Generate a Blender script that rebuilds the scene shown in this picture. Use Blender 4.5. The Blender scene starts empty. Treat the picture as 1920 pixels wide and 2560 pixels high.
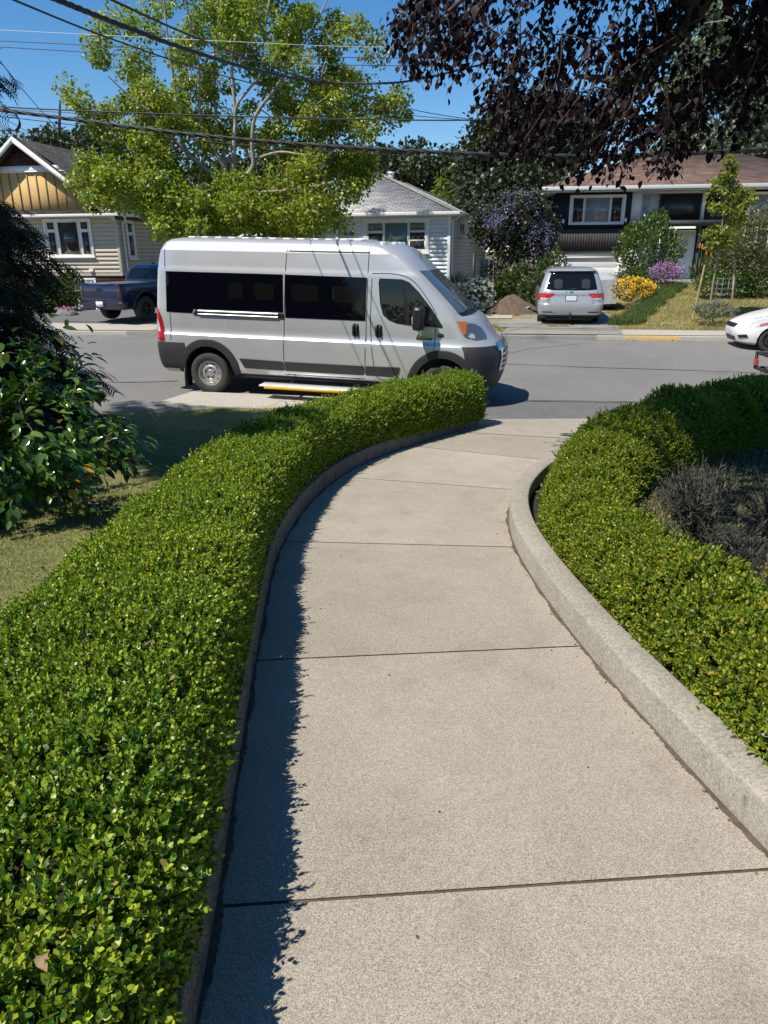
import bpy, bmesh, math, random
import numpy as np
from mathutils import Matrix, Vector, Euler
R = math.radians
rng = np.random.default_rng(7)
random.seed(7)
scene = bpy.context.scene
COL = scene.collection

# ------------------------------------------------------------------ camera
EYE = (0.0, 0.0, 1.65)
FPX, PITCH, ROLL = 1800.0, R(20.0), R(0.4)
cd = bpy.data.cameras.new('camera')
cam = bpy.data.objects.new('camera', cd)
COL.objects.link(cam)
cd.sensor_fit = 'VERTICAL'
cd.sensor_height = 36.0
cd.lens = FPX / 2560.0 * 36.0
cd.clip_start = 0.05
cd.clip_end = 3000
cam.matrix_world = Matrix.Translation(EYE) @ Matrix.Rotation(math.pi / 2 - PITCH, 4, 'X') @ Matrix.Rotation(-ROLL, 4, 'Z')
scene.camera = cam

# ------------------------------------------------------------------ sky and sun
SUN_EL = R(57.0)
SUN_DIR = Vector((0.80, 0.60, 0)).normalized()          # the way the light travels over the ground
world = bpy.data.worlds.new('World')
scene.world = world
world.use_nodes = True
wn = world.node_tree
for n in list(wn.nodes):
    wn.nodes.remove(n)
wo = wn.nodes.new('ShaderNodeOutputWorld')
wb = wn.nodes.new('ShaderNodeBackground')
sk = wn.nodes.new('ShaderNodeTexSky')
sk.sky_type = 'NISHITA'
sk.sun_disc = False
sk.sun_elevation = SUN_EL
sk.sun_rotation = math.atan2(-SUN_DIR.x, -SUN_DIR.y)
sk.altitude = 800
sk.air_density = 1.0
sk.dust_density = 0.1
sk.ozone_density = 3.0
wb.inputs['Strength'].default_value = 0.105
hs = wn.nodes.new('ShaderNodeHueSaturation')
hs.inputs['Saturation'].default_value = 1.3
wn.links.new(sk.outputs[0], hs.inputs['Color'])
wn.links.new(hs.outputs[0], wb.inputs[0])
wn.links.new(wb.outputs[0], wo.inputs[0])
sl = bpy.data.lights.new('sun', 'SUN')
sl.energy = 5.0
sl.angle = R(0.53)
sl.color = (1.0, 0.93, 0.81)
sun = bpy.data.objects.new('sun', sl)
COL.objects.link(sun)
ldir = Vector((SUN_DIR.x * math.cos(SUN_EL), SUN_DIR.y * math.cos(SUN_EL), -math.sin(SUN_EL)))
sun.rotation_euler = ldir.to_track_quat('-Z', 'Y').to_euler()
sun.location = (-8, -8, 20)
scene.view_settings.view_transform = 'Standard'
scene.view_settings.look = 'None'
scene.view_settings.gamma = 1.0
scene.view_settings.exposure = 0.38
scene.cycles.max_bounces = 6
scene.cycles.transparent_max_bounces = 6

# ------------------------------------------------------------------ helpers
def pxray(px, py):
    u, v = px - 960, py - 1280
    c, s = math.cos(ROLL), math.sin(ROLL)
    u, v = c * u - s * v, s * u + c * v
    fw = np.array([0, math.cos(PITCH), -math.sin(PITCH)])
    up = np.array([0, math.sin(PITCH), math.cos(PITCH)])
    return fw + np.array([1., 0, 0]) * u / FPX - up * v / FPX

def at(px, py, y):
    """point of the place seen at photo pixel px, py, y metres ahead"""
    d = pxray(px, py)
    return np.array(EYE) + d * (y / d[1])

def tag(o, label=None, cat=None, group=None, kind=None):
    for k, v in (('label', label), ('category', cat), ('group', group), ('kind', kind)):
        if v:
            o[k] = v
    return o

def empty(name, loc, rot=(0, 0, 0), label=None, cat=None, group=None):
    o = bpy.data.objects.new(name, None)
    COL.objects.link(o)
    o.location = loc
    o.rotation_euler = rot
    o.empty_display_size = 0.2
    return tag(o, label, cat, group)

class MB:
    """collects geometry and links it as one mesh object"""
    def __init__(s):
        s.V, s.F, s.n = [], [], 0
    def add(s, v, f, mi=0):
        v = np.asarray(v, float).reshape(-1, 3)
        if isinstance(f, np.ndarray):
            s.F.append((f + s.n, mi))
        else:
            by = {}
            for q in f:
                by.setdefault(len(q), []).append(q)
            for k, q in by.items():
                s.F.append((np.array(q, int) + s.n, mi))
        s.V.append(v)
        s.n += len(v)
        return s
    def box(s, x0, x1, y0, y1, z0, z1, mi=0, M=None):
        v = np.array([[x, y, z] for z in (z0, z1) for y in (y0, y1) for x in (x0, x1)], float)
        if M is not None:
            v = v @ np.array(M.to_3x3()).T + np.array(M.translation)
        return s.add(v, [(0, 2, 3, 1), (4, 5, 7, 6), (0, 1, 5, 4), (2, 6, 7, 3), (0, 4, 6, 2), (1, 3, 7, 5)], mi)
    def bar(s, a, b, w, h, mi=0):
        a, b = Vector(a), Vector(b)
        d = b - a
        q = d.to_track_quat('X', 'Z').to_matrix().to_4x4()
        M = Matrix.Translation(a) @ q
        return s.box(0, d.length, -w / 2, w / 2, -h / 2, h / 2, mi, M)
    def tube(s, pts, r, n=8, mi=0, cap=True):
        P = np.asarray(pts, float)
        k = len(P)
        rr = np.full(k, r) if np.isscalar(r) else np.asarray(r, float)
        T = np.gradient(P, axis=0)
        T /= np.linalg.norm(T, axis=1)[:, None] + 1e-12
        ref = np.array([0, 0, 1.]) if abs(T[0, 2]) < .9 else np.array([1., 0, 0])
        rings = []
        a = np.linspace(0, 2 * math.pi, n, endpoint=False)
        u = np.cross(T[0], ref)
        u /= np.linalg.norm(u)
        for i in range(k):
            u = u - (u @ T[i]) * T[i]
            u /= np.linalg.norm(u) + 1e-12
            w = np.cross(T[i], u)
            rings.append(P[i] + rr[i] * (np.cos(a)[:, None] * u + np.sin(a)[:, None] * w))
        f = []
        for i in range(k - 1):
            for j in range(n):
                f.append((i * n + j, i * n + (j + 1) % n, (i + 1) * n + (j + 1) % n, (i + 1) * n + j))
        if cap:
            f.append(tuple(range(n))[::-1])
            f.append(tuple((k - 1) * n + j for j in range(n)))
        return s.add(np.concatenate(rings), f, mi)
    def lathe(s, prof, n=24, mi=0, M=None, axis='Z'):
        """prof: (radius, height) pairs"""
        a = np.linspace(0, 2 * math.pi, n, endpoint=False)
        v = []
        for r, h in prof:
            for t in a:
                p = (r * math.cos(t), r * math.sin(t), h)
                if axis == 'Y':
                    p = (p[0], p[2], p[1])
                v.append(p)
        v = np.array(v)
        if M is not None:
            v = v @ np.array(M.to_3x3()).T + np.array(M.translation)
        f = []
        for i in range(len(prof) - 1):
            for j in range(n):
                f.append((i * n + j, i * n + (j + 1) % n, (i + 1) * n + (j + 1) % n, (i + 1) * n + j))
        return s.add(v, f, mi)
    def grid(s, P, mi=0):
        """P: (m, n, 3) array of points"""
        m, n = P.shape[:2]
        i = np.arange(m * n).reshape(m, n)
        f = np.stack([i[:-1, :-1], i[:-1, 1:], i[1:, 1:], i[1:, :-1]], -1).reshape(-1, 4)
        return s.add(P.reshape(-1, 3), f, mi)
    def prism(s, poly, y0, y1, mi=0):
        """poly in (x, z) pushed along y"""
        k = len(poly)
        v = [(x, y0, z) for x, z in poly] + [(x, y1, z) for x, z in poly]
        f = [tuple(range(k)), tuple(range(2 * k - 1, k - 1, -1))]
        for i in range(k):
            j = (i + 1) % k
            f.append((i, i + k, j + k, j))
        return s.add(v, f, mi)
    def each(s):
        for v, (f, mi) in zip(s.V, s.F):
            q = MB()
            q.add(v, f - f.min(), mi)
            yield q
    def mesh(s, name, mats, smooth=None):
        me = bpy.data.meshes.new(name)
        if not s.V:
            return me
        V = np.concatenate(s.V)
        me.vertices.add(len(V))
        me.vertices.foreach_set('co', V.astype(np.float32).ravel())
        li = np.concatenate([f.ravel() for f, _ in s.F]).astype(np.int32)
        tot = np.concatenate([np.full(len(f), f.shape[1]) for f, _ in s.F]).astype(np.int32)
        mi = np.concatenate([np.full(len(f), m) for f, m in s.F]).astype(np.int32)
        me.loops.add(len(li))
        me.loops.foreach_set('vertex_index', li)
        me.polygons.add(len(tot))
        me.polygons.foreach_set('loop_start', (np.cumsum(tot) - tot).astype(np.int32))
        for m in (mats if isinstance(mats, (list, tuple)) else [mats]):
            me.materials.append(m)
        me.polygons.foreach_set('material_index', mi)
        me.update(calc_edges=True)
        if smooth is not None:
            me.polygons.foreach_set('use_smooth', np.ones(len(tot), bool))
            if smooth < 179:
                me.set_sharp_from_angle(angle=R(smooth))
        return me
    def build(s, name, mats, parent=None, loc=(0, 0, 0), rot=(0, 0, 0), smooth=None, bevel=0, fix=False):
        me = s.mesh(name, mats, smooth)
        if fix:
            b = bmesh.new()
            b.from_mesh(me)
            bmesh.ops.recalc_face_normals(b, faces=b.faces)
            b.to_mesh(me)
            b.free()
        o = bpy.data.objects.new(name, me)
        COL.objects.link(o)
        o.location = loc
        o.rotation_euler = rot
        if parent is not None:
            o.parent = parent
        if bevel:
            m = o.modifiers.new('bevel', 'BEVEL')
            m.width = bevel
            m.segments = 2
            m.limit_method = 'ANGLE'
            m.angle_limit = R(40)
        return o

def copy_tree(o, parent=None):
    c = o.copy()
    COL.objects.link(c)
    c.parent = parent
    for ch in [q for q in bpy.data.objects if q.parent is o]:
        copy_tree(ch, c)
    return c

# ------------------------------------------------------------------ materials
MATS = {}
def mat(name, col, rough=.6, metal=0., var=.0, vs=3., bump=0., bs=40., coat=0., spec=.5, col2=None, detail=6, stretch=None, alpha=1., trans=0.):
    if name in MATS:
        return MATS[name]
    m = bpy.data.materials.new(name)
    MATS[name] = m
    m.use_nodes = True
    nt = m.node_tree
    b = nt.nodes['Principled BSDF']
    b.inputs['Base Color'].default_value = (*col, 1)
    b.inputs['Roughness'].default_value = rough
    b.inputs['Metallic'].default_value = metal
    b.inputs['Coat Weight'].default_value = coat
    b.inputs['Coat Roughness'].default_value = .05
    b.inputs['Specular IOR Level'].default_value = spec
    b.inputs['Transmission Weight'].default_value = trans
    tc = nt.nodes.new('ShaderNodeTexCoord')
    src = tc.outputs['Object']
    if stretch:
        mp = nt.nodes.new('ShaderNodeMapping')
        mp.inputs['Scale'].default_value = stretch
        nt.links.new(src, mp.inputs[0])
        src = mp.outputs[0]
    if var or col2:
        nz = nt.nodes.new('ShaderNodeTexNoise')
        nz.inputs['Scale'].default_value = vs
        nz.inputs['Detail'].default_value = detail
        nz.inputs['Roughness'].default_value = .62
        nt.links.new(src, nz.inputs['Vector'])
        rp = nt.nodes.new('ShaderNodeValToRGB')
        c2 = col2 or tuple(min(1, c * (1 + var)) for c in col)
        c1 = col if col2 else tuple(c * (1 - var) for c in col)
        rp.color_ramp.elements[0].position = .32
        rp.color_ramp.elements[1].position = .68
        rp.color_ramp.elements[0].color = (*c1, 1)
        rp.color_ramp.elements[1].color = (*c2, 1)
        nt.links.new(nz.outputs['Fac'], rp.inputs[0])
        nt.links.new(rp.outputs[0], b.inputs['Base Color'])
    if bump:
        n2 = nt.nodes.new('ShaderNodeTexNoise')
        n2.inputs['Scale'].default_value = bs
        n2.inputs['Detail'].default_value = 4
        nt.links.new(src, n2.inputs['Vector'])
        bp = nt.nodes.new('ShaderNodeBump')
        bp.inputs['Strength'].default_value = bump
        bp.inputs['Distance'].default_value = .02
        nt.links.new(n2.outputs['Fac'], bp.inputs['Height'])
        nt.links.new(bp.outputs[0], b.inputs['Normal'])
    return m

def speckle(name, dark, light, fine, blotch=.18, grain=.5, rough=.85, bscale=.4, bumpd=.004, stain=None, chip=None):
    """mineral surface: two grain sizes, broad blotches, optional stain colour"""
    m = bpy.data.materials.new(name)
    MATS[name] = m
    m.use_nodes = True
    nt = m.node_tree
    N, L = nt.nodes, nt.links
    b = N['Principled BSDF']
    b.inputs['Roughness'].default_value = rough
    b.inputs['Specular IOR Level'].default_value = .3
    tc = N.new('ShaderNodeTexCoord')
    def noise(scale, detail=3, rg=.6):
        z = N.new('ShaderNodeTexNoise')
        z.inputs['Scale'].default_value = scale
        z.inputs['Detail'].default_value = detail
        z.inputs['Roughness'].default_value = rg
        L.new(tc.outputs['Object'], z.inputs['Vector'])
        return z.outputs['Fac']
    def math2(op, a, v):
        q = N.new('ShaderNodeMath')
        q.operation = op
        L.new(a, q.inputs[0])
        if isinstance(v, (int, float)):
            q.inputs[1].default_value = v
        else:
            L.new(v, q.inputs[1])
        return q.outputs[0]
    g = noise(fine, 2, .7)
    vo = N.new('ShaderNodeTexVoronoi')
    vo.inputs['Scale'].default_value = fine * .6
    L.new(tc.outputs['Object'], vo.inputs['Vector'])
    sep = N.new('ShaderNodeSeparateColor')
    L.new(vo.outputs['Color'], sep.inputs[0])
    t = math2('ADD', math2('MULTIPLY', g, 1 - grain * .5), math2('MULTIPLY', sep.outputs[0], grain * .5))
    t = math2('ADD', t, math2('MULTIPLY', math2('SUBTRACT', noise(bscale, 6), .5), blotch * 4))
    t = math2('ADD', t, math2('MULTIPLY', math2('SUBTRACT', noise(bscale * 9, 5), .5), blotch * 1.6))
    rp = N.new('ShaderNodeValToRGB')
    rp.color_ramp.elements[0].position = .27
    rp.color_ramp.elements[1].position = .73
    rp.color_ramp.elements[0].color = (*dark, 1)
    rp.color_ramp.elements[1].color = (*light, 1)
    L.new(t, rp.inputs[0])
    out = rp.outputs[0]
    if stain:
        mx = N.new('ShaderNodeMix')
        mx.data_type = 'RGBA'
        r2 = N.new('ShaderNodeValToRGB')
        r2.color_ramp.elements[0].position = stain[1]
        r2.color_ramp.elements[1].position = stain[1] + .15
        L.new(noise(stain[2], 7, .65), r2.inputs[0])
        L.new(math2('MULTIPLY', r2.outputs[0], stain[3]), mx.inputs[0])
        L.new(out, mx.inputs[6])
        mx.inputs[7].default_value = (*stain[0], 1)
        out = mx.outputs[2]
    L.new(out, b.inputs['Base Color'])
    bp = N.new('ShaderNodeBump')
    bp.inputs['Strength'].default_value = .6
    bp.inputs['Distance'].default_value = bumpd
    L.new(g, bp.inputs['Height'])
    L.new(bp.outputs[0], b.inputs['Normal'])
    return m

def leafmat(name, cols, rough=.45, trans=.25, spec=.5, hue=None, hs=.35, tcol=None):
    """each leaf takes its own shade; part of the light passes through the blade"""
    m = bpy.data.materials.new(name)
    MATS[name] = m
    m.use_nodes = True
    nt = m.node_tree
    N, L = nt.nodes, nt.links
    b = N['Principled BSDF']
    out = N['Material Output']
    ge = N.new('ShaderNodeNewGeometry')
    rp = N.new('ShaderNodeValToRGB')
    while len(rp.color_ramp.elements) < len(cols):
        rp.color_ramp.elements.new(.5)
    for i, c in enumerate(cols):
        p, c = (c[0], c[1]) if len(c) == 2 else (i / max(1, len(cols) - 1), c)
        rp.color_ramp.elements[i].position = p
        rp.color_ramp.elements[i].color = (*c, 1)
    L.new(ge.outputs['Random Per Island'], rp.inputs[0])
    col = rp.outputs[0]
    if hue:
        tc = N.new('ShaderNodeTexCoord')
        nz = N.new('ShaderNodeTexNoise')
        nz.inputs['Scale'].default_value = hs
        nz.inputs['Detail'].default_value = 2
        L.new(tc.outputs['Object'], nz.inputs['Vector'])
        r2 = N.new('ShaderNodeValToRGB')
        r2.color_ramp.elements[0].position = .42
        r2.color_ramp.elements[1].position = .62
        L.new(nz.outputs['Fac'], r2.inputs[0])
        mx = N.new('ShaderNodeMix')
        mx.data_type = 'RGBA'
        mx.blend_type = 'MULTIPLY'
        mx.inputs[7].default_value = (*hue, 1)
        L.new(r2.outputs[0], mx.inputs[0])
        L.new(col, mx.inputs[6])
        col = mx.outputs[2]
    L.new(col, b.inputs['Base Color'])
    b.inputs['Roughness'].default_value = rough
    b.inputs['Specular IOR Level'].default_value = spec
    tr = N.new('ShaderNodeBsdfTranslucent')
    m2 = N.new('ShaderNodeMix')
    m2.data_type = 'RGBA'
    m2.blend_type = 'MULTIPLY'
    m2.inputs[0].default_value = 1
    m2.inputs[7].default_value = (*(tcol or (1.5, 1.5, .5)), 1)
    L.new(col, m2.inputs[6])
    L.new(m2.outputs[2], tr.inputs[0])
    ms = N.new('ShaderNodeMixShader')
    ms.inputs[0].default_value = trans
    L.new(b.outputs[0], ms.inputs[1])
    L.new(tr.outputs[0], ms.inputs[2])
    L.new(ms.outputs[0], out.inputs[0])
    return m

def glassmat(name, tint, rough=.03, mixf=.85, spec=.6):
    m = bpy.data.materials.new(name)
    m.use_nodes = True
    MATS[name] = m
    b = m.node_tree.nodes['Principled BSDF']
    b.inputs['Base Color'].default_value = (*tint, 1)
    b.inputs['Roughness'].default_value = rough
    b.inputs['Specular IOR Level'].default_value = spec
    b.inputs['Alpha'].default_value = mixf
    return m

# ------------------------------------------------------------------ foliage
def T_oval(w=.26, cup=.06, droop=.08):
    v = np.array([(0, 0, 0), (w, .33, cup), (w * .92, .68, cup * .7), (0, 1, -droop), (-w * .92, .68, cup * .7), (-w, .33, cup), (0, .5, 0)], float)
    return v, np.array([(0, 1, 2, 6), (6, 2, 3, 4), (0, 6, 4, 5)])
def T_card(w=.42):
    v = np.array([(0, 0, 0), (w, .5, .1), (0, 1, -.06), (-w, .5, .1)], float)
    return v, np.array([(0, 1, 2), (0, 2, 3)])
def T_palm():
    a = [(0, 0), (.30, -.02), (.52, .30), (.34, .42), (.60, .72), (.22, .72), (0, 1.05), (-.22, .72), (-.60, .72), (-.34, .42), (-.52, .30), (-.30, -.02)]
    v = [(x, y, -.12 * abs(x) - .08 * y) for x, y in a] + [(0, .38, .04)]
    f = [(i, (i + 1) % 12, 12) for i in range(12)]
    return np.array(v), np.array(f)
def T_frond(n=7):
    v, f = [], []
    for i in range(n):
        y = i / n
        l = .34 * math.sin(math.pi * (.25 + .7 * (1 - y))) + .05
        for s in (-1, 1):
            k = len(v)
            v += [(0, y, 0), (0, y + .10, 0), (s * l, y + .22 + l * .3, -.04), (s * l * .55, y + .06 + l * .2, -.01)]
            f.append((k, k + 3, k + 2, k + 1) if s > 0 else (k, k + 1, k + 2, k + 3))
    return np.array(v), np.array(f)

def unit(a):
    return a / (np.linalg.norm(a, axis=-1, keepdims=True) + 1e-9)

def scatter(mb, T, P, D, Nn, S, mi=0, G=None):
    """template T set at points P, its length along D, its face towards Nn, size S"""
    tv, tf = T
    P, D, Nn = np.asarray(P, float), unit(np.asarray(D, float)), np.asarray(Nn, float)
    S = np.broadcast_to(np.asarray(S, float), (len(P),))
    Z = unit(Nn - (Nn * D).sum(1, keepdims=True) * D)
    X = np.cross(D, Z)
    V = P[:, None] + S[:, None, None] * (tv[None, :, 0, None] * X[:, None] + tv[None, :, 1, None] * D[:, None] + tv[None, :, 2, None] * Z[:, None])
    F = tf[None] + (np.arange(len(P)) * len(tv))[:, None, None]
    mb.add(V.reshape(-1, 3), F.reshape(-1, tf.shape[1]), mi)

def rdir(n):
    return unit(rng.normal(size=(n, 3)))

def sprigs(mb, B, A, L, S, pairs=4, mi=0, open_=.8, T=None, frac=None):
    """leafy shoots: stems from B along A of length L carrying opposite leaf pairs of length S"""
    B, A = np.asarray(B, float), unit(np.asarray(A, float))
    n = len(B)
    L = np.broadcast_to(L, (n,))
    S = np.broadcast_to(S, (n,))
    ref = rdir(n)
    U = unit(np.cross(A, ref))
    W = np.cross(A, U)
    T = T or T_oval(.30, .07, .05)
    P, D, Nn, SS = [], [], [], []
    for k in range(pairs):
        t = (k + .5) / pairs
        op = open_ * (1.15 - .55 * t)
        ax = U if k % 2 == 0 else W
        for s in (-1, 1):
            d = A + s * ax * op + rng.normal(size=(n, 3)) * .22
            P.append(B + A * (L * t)[:, None])
            D.append(d)
            Nn.append(A * 1.0 - s * ax * .4 + rng.normal(size=(n, 3)) * .25)
            SS.append(S * (1.05 - .35 * t) * rng.uniform(.75, 1.2, n))
    P.append(B + A * L[:, None])
    D.append(A + rng.normal(size=(n, 3)) * .3)
    Nn.append(ref)
    SS.append(S * .7)
    scatter(mb, T, np.concatenate(P), np.concatenate(D), np.concatenate(Nn), np.concatenate(SS), mi)

def in_ell(n, c, r, hollow=.5):
    d = rdir(n)
    q = rng.uniform(hollow ** 3, 1, n) ** (1 / 3)
    return np.array(c) + d * q[:, None] * np.array(r)

def skeleton(mb, nodes, rad, targets, mi=0, r_end=.008, k=5, wob=.12, n=6, up=.25):
    """grow a twig from the nearest skeleton node to each target; nodes/rad are extended"""
    nodes = [np.array(q, float) for q in nodes]
    rad = list(rad)
    cen = np.mean(nodes, axis=0)
    order = np.argsort([min(np.linalg.norm(t - q) for q in nodes) for t in targets])
    for i in order:
        t = targets[i]
        A = np.array(nodes)
        dist = np.linalg.norm(A - t, axis=1) + np.where(A[:, 2] > t[2] + .4, .8, 0)
        j = int(np.argmin(dist))
        a = A[j]
        l = np.linalg.norm(t - a)
        if l < .05:
            continue
        r0 = max(min(rad[j] * .8, .012 + .016 * l), r_end)
        s = np.linspace(0, 1, k)[:, None]
        p = a + (t - a) * s + np.array([0, 0, 1.]) * up * l * s * (1 - s) + rng.normal(size=(k, 3)) * wob * l * .5 * (s * (1 - s) * 2)
        rr = np.linspace(r0, r_end, k)
        mb.tube(p, rr, n, mi, cap=False)
        for q, w in list(zip(p, rr))[1:]:
            nodes.append(q)
            rad.append(w)
    return nodes, rad

def tree(name, label, cat, base, limbs, targets, clump, per, leaf, size, lm, bm, group=None, jit=1.0, T=None, droop=.2, wob=.12, sun=.6, flat=.75, r_end=.01):
    """a tree with its own trunk, limbs, twigs and crown. limbs: (points, radii) lists in world space"""
    root = empty(name, base, (0, 0, 0), label, cat, group)
    b = np.array(base, float)
    tb = MB()
    nodes, rad = [], []
    for pts, rr in limbs:
        p = np.asarray(pts, float) - b
        tb.tube(p, rr, 9, 0)
        for q, w in zip(p, rr):
            nodes.append(q)
            rad.append(w)
    tg = [np.asarray(t, float) - b for t in targets]
    nodes, rad = skeleton(tb, nodes, rad, tg, 0, r_end, wob=wob)
    tb.build('trunk', bm, root, smooth=60)
    cb = MB()
    T = T or T_card()
    tg = np.array(tg)
    cr = np.broadcast_to(np.asarray(clump, float), (len(tg),))
    n = len(tg) * per
    idx = np.repeat(np.arange(len(tg)), per)
    d = rdir(n)
    q = rng.uniform(0, 1, n) ** .45
    off = d * (q * cr[idx])[:, None] * np.array([1, 1, flat])
    P = tg[idx] + off
    D = unit(d + np.array([0, 0, -droop]) + rng.normal(size=(n, 3)) * .7)
    Nn = unit(d * .5 + np.array([0, 0, 1.0]) * sun + rng.normal(size=(n, 3)) * .55 * jit)
    scatter(cb, T, P, D, Nn, size * rng.uniform(.6, 1.25, n), 0)
    cb.build('crown', lm, root)
    return root
# ------------------------------------------------------------------ ground, path, road
def zp(y):
    return -0.072 * y
KX, KY = math.cos(R(-8.4)), math.sin(R(-8.4))
def kerb_y(x):
    return 21.85 - .148 * x
def sstep(a, b, t):
    t = np.clip((t - a) / (b - a), 0, 1)
    return t * t * (3 - 2 * t)
def road_z(x, y):
    x = np.asarray(x, float)
    y = np.asarray(y, float)
    near = -.754 - .0266 * np.clip(x, -14, 9)
    w = sstep(15, kerb_y(x) - .5, y)
    return near * (1 - w) - .80 * w
def far_z(x, y):
    """ground beyond the far kerb"""
    x = np.asarray(x, float)
    y = np.asarray(y, float)
    t = (y - kerb_y(x)) * math.cos(R(8.4))
    z = -.68 + .022 * np.clip(t, 0, 9)
    z = z + .015 * np.clip(t - 2, 0, 8) * sstep(-4, -8, x)
    lawn = sstep(0, 1.6, x - (7.05 + .26 * (y - 21.5))) * sstep(1.2, 3.2, t)
    z = z + lawn * (.085 * np.clip(t - 1.3, 0, 9) - .02)
    return z

M_concs = [speckle('path_concrete_' + n_, tuple(c * k_ for c in (.118, .102, .079)), tuple(c * k_ for c in (.535, .488, .408)), 700, .06, .7, .9, .35, .002, stain=((.17, .145, .11), .52, 2.6 + k_, .22))
           for n_, k_ in (('mid', 1.0), ('pale', 1.06), ('worn', .93))]
M_wallc = speckle('wall_concrete', (.17, .158, .138), (.45, .415, .35), 150, .08, .35, .88, .6, .003, stain=((.06, .055, .05), .60, 14, .75))
M_asph = speckle('asphalt', (.095, .093, .089), (.265, .258, .245), 200, .07, .6, .85, .16, .004, stain=((.075, .074, .072), .57, .5, .45))
M_asph2 = speckle('old_asphalt', (.065, .066, .068), (.20, .20, .198), 120, .07, .5, .88, .4, .005)
M_walk = speckle('walk_concrete', (.24, .225, .195), (.52, .49, .43), 120, .05, .4, .9, .3, .003, stain=((.2, .18, .14), .6, 1.1, .4))
M_drive = speckle('drive_concrete', (.14, .135, .12), (.36, .34, .305), 90, .08, .4, .9, .4, .004, stain=((.1, .095, .08), .56, 1.0, .5))
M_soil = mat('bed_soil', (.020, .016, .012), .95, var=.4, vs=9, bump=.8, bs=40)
M_lawn = mat('lawn_turf', (.10, .125, .032), .95, vs=1.1, col2=(.25, .23, .085), bump=.6, bs=120, detail=9)
M_lawn2 = mat('dry_turf', (.32, .26, .11), .95, vs=.9, col2=(.11, .12, .035), bump=.6, bs=60, detail=9)
M_gnd = mat('waste_ground', (.09, .085, .05), .95, var=.35, vs=.4, bump=.5, bs=6)
M_groove = mat('joint_dirt', (.085, .068, .05), .95, var=.3, vs=20)
M_dark = mat('dark_void', (.01, .01, .011), .8)

g = MB()
g.box(-400, 400, -60, 900, -3.0, -1.4)
tag(g.build('ground', M_gnd), kind='structure')

def spline(pts, n=8):
    """Catmull-Rom through the points"""
    P = np.asarray(pts, float)
    P = np.vstack([2 * P[0] - P[1], P, 2 * P[-1] - P[-2]])
    out = []
    for i in range(1, len(P) - 2):
        for t in np.linspace(0, 1, n, endpoint=False):
            a, b, c, d = P[i - 1], P[i], P[i + 1], P[i + 2]
            out.append(.5 * ((2 * b) + (-a + c) * t + (2 * a - 5 * b + 4 * c - d) * t * t + (-a + 3 * b - 3 * c + d) * t ** 3))
    out.append(P[-2])
    return np.array(out)
def normals2(C):
    T = np.gradient(C[:, :2], axis=0)
    T /= np.linalg.norm(T, axis=1)[:, None]
    return np.stack([-T[:, 1], T[:, 0]], 1)        # to the left of travel

LEFT = spline([(-.33, -2.5), (-.37, -1), (-.41, .1), (-.46, 1.2), (-.55, 2.2), (-.63, 3.05), (-.71, 4.0), (-.74, 4.7), (-.67, 5.8), (-.47, 6.85), (-.15, 7.75), (.28, 8.55), (.80, 9.35), (1.34, 10.10)], 8)
RIGHT = spline([(1.95, -2.5), (1.70, -1), (1.45, .3), (1.19, 1.76), (1.06, 2.6), (.98, 3.3), (.93, 4.2), (.95, 5.0), (1.07, 5.75), (1.30, 6.45), (1.68, 7.2), (2.3, 8.0), (3.2, 8.75), (4.3, 9.3), (5.5, 9.6)], 8)

def slab(mb, L0, R0, L1, R1, nu=10, nv=6, gap=.007):
    L0, R0, L1, R1 = [np.array(q, float) for q in (L0, R0, L1, R1)]
    u = np.linspace(0, 1, nu)[None, :, None]
    def edge(A, B, a, b):
        return a + (b - a) * u[0]
    return None
def side_pts(C, y0, y1, n=8):
    y = np.linspace(y0, y1, n)
    return np.stack([np.interp(y, C[:, 1], C[:, 0]), y], 1)
JOINTS = [(-2.4, -2.4), (.02, .10), (1.55, 1.68), (3.04, 3.17), (4.89, 4.72), (6.97, 6.36), (8.62, 7.62), (9.62, 8.72)]
pm = MB()
for si, ((l0, r0), (l1, r1)) in enumerate(zip(JOINTS[:-1], JOINTS[1:])):
    d = .006
    A = side_pts(LEFT, l0 + d, l1 - d)
    B = side_pts(RIGHT, r0 + d, r1 - d)
    k = np.linspace(0, 1, 12)[None, :, None]
    P = A[:, None] * (1 - k) + B[:, None] * k
    Z = zp(P[..., 1])
    pm.grid(np.concatenate([P, Z[..., None]], -1), (0, 1, 0, 2, 0, 1, 2)[si])
# the flared end of the path, down to the street
A = np.array([(1.02, 9.63), (1.2, 10.0), (1.36, 10.25), (1.38, 10.75)])
B = np.array([(3.17, 8.735), (4.2, 9.3), (5.5, 9.8), (5.9, 10.75)])
k = np.linspace(0, 1, 14)[None, :, None]
P = A[:, None] * (1 - k) + B[:, None] * k
pm.grid(np.concatenate([P, zp(P[..., 1])[..., None]], -1), 0)
# joint bottoms
A = np.vstack([side_pts(LEFT, -2.4, 10.0, 30), [(1.4, 10.74)]])
B = np.vstack([side_pts(RIGHT, -2.4, 9.3, 30), [(5.9, 10.74)]])
k = np.linspace(0, 1, 8)[None, :, None]
P = A[:, None] * (1 - k) + B[:, None] * k
pm.grid(np.concatenate([P, zp(P[..., 1])[..., None] - .005], -1), 3)
tag(pm.build('path', M_concs + [M_groove]), kind='structure')

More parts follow.
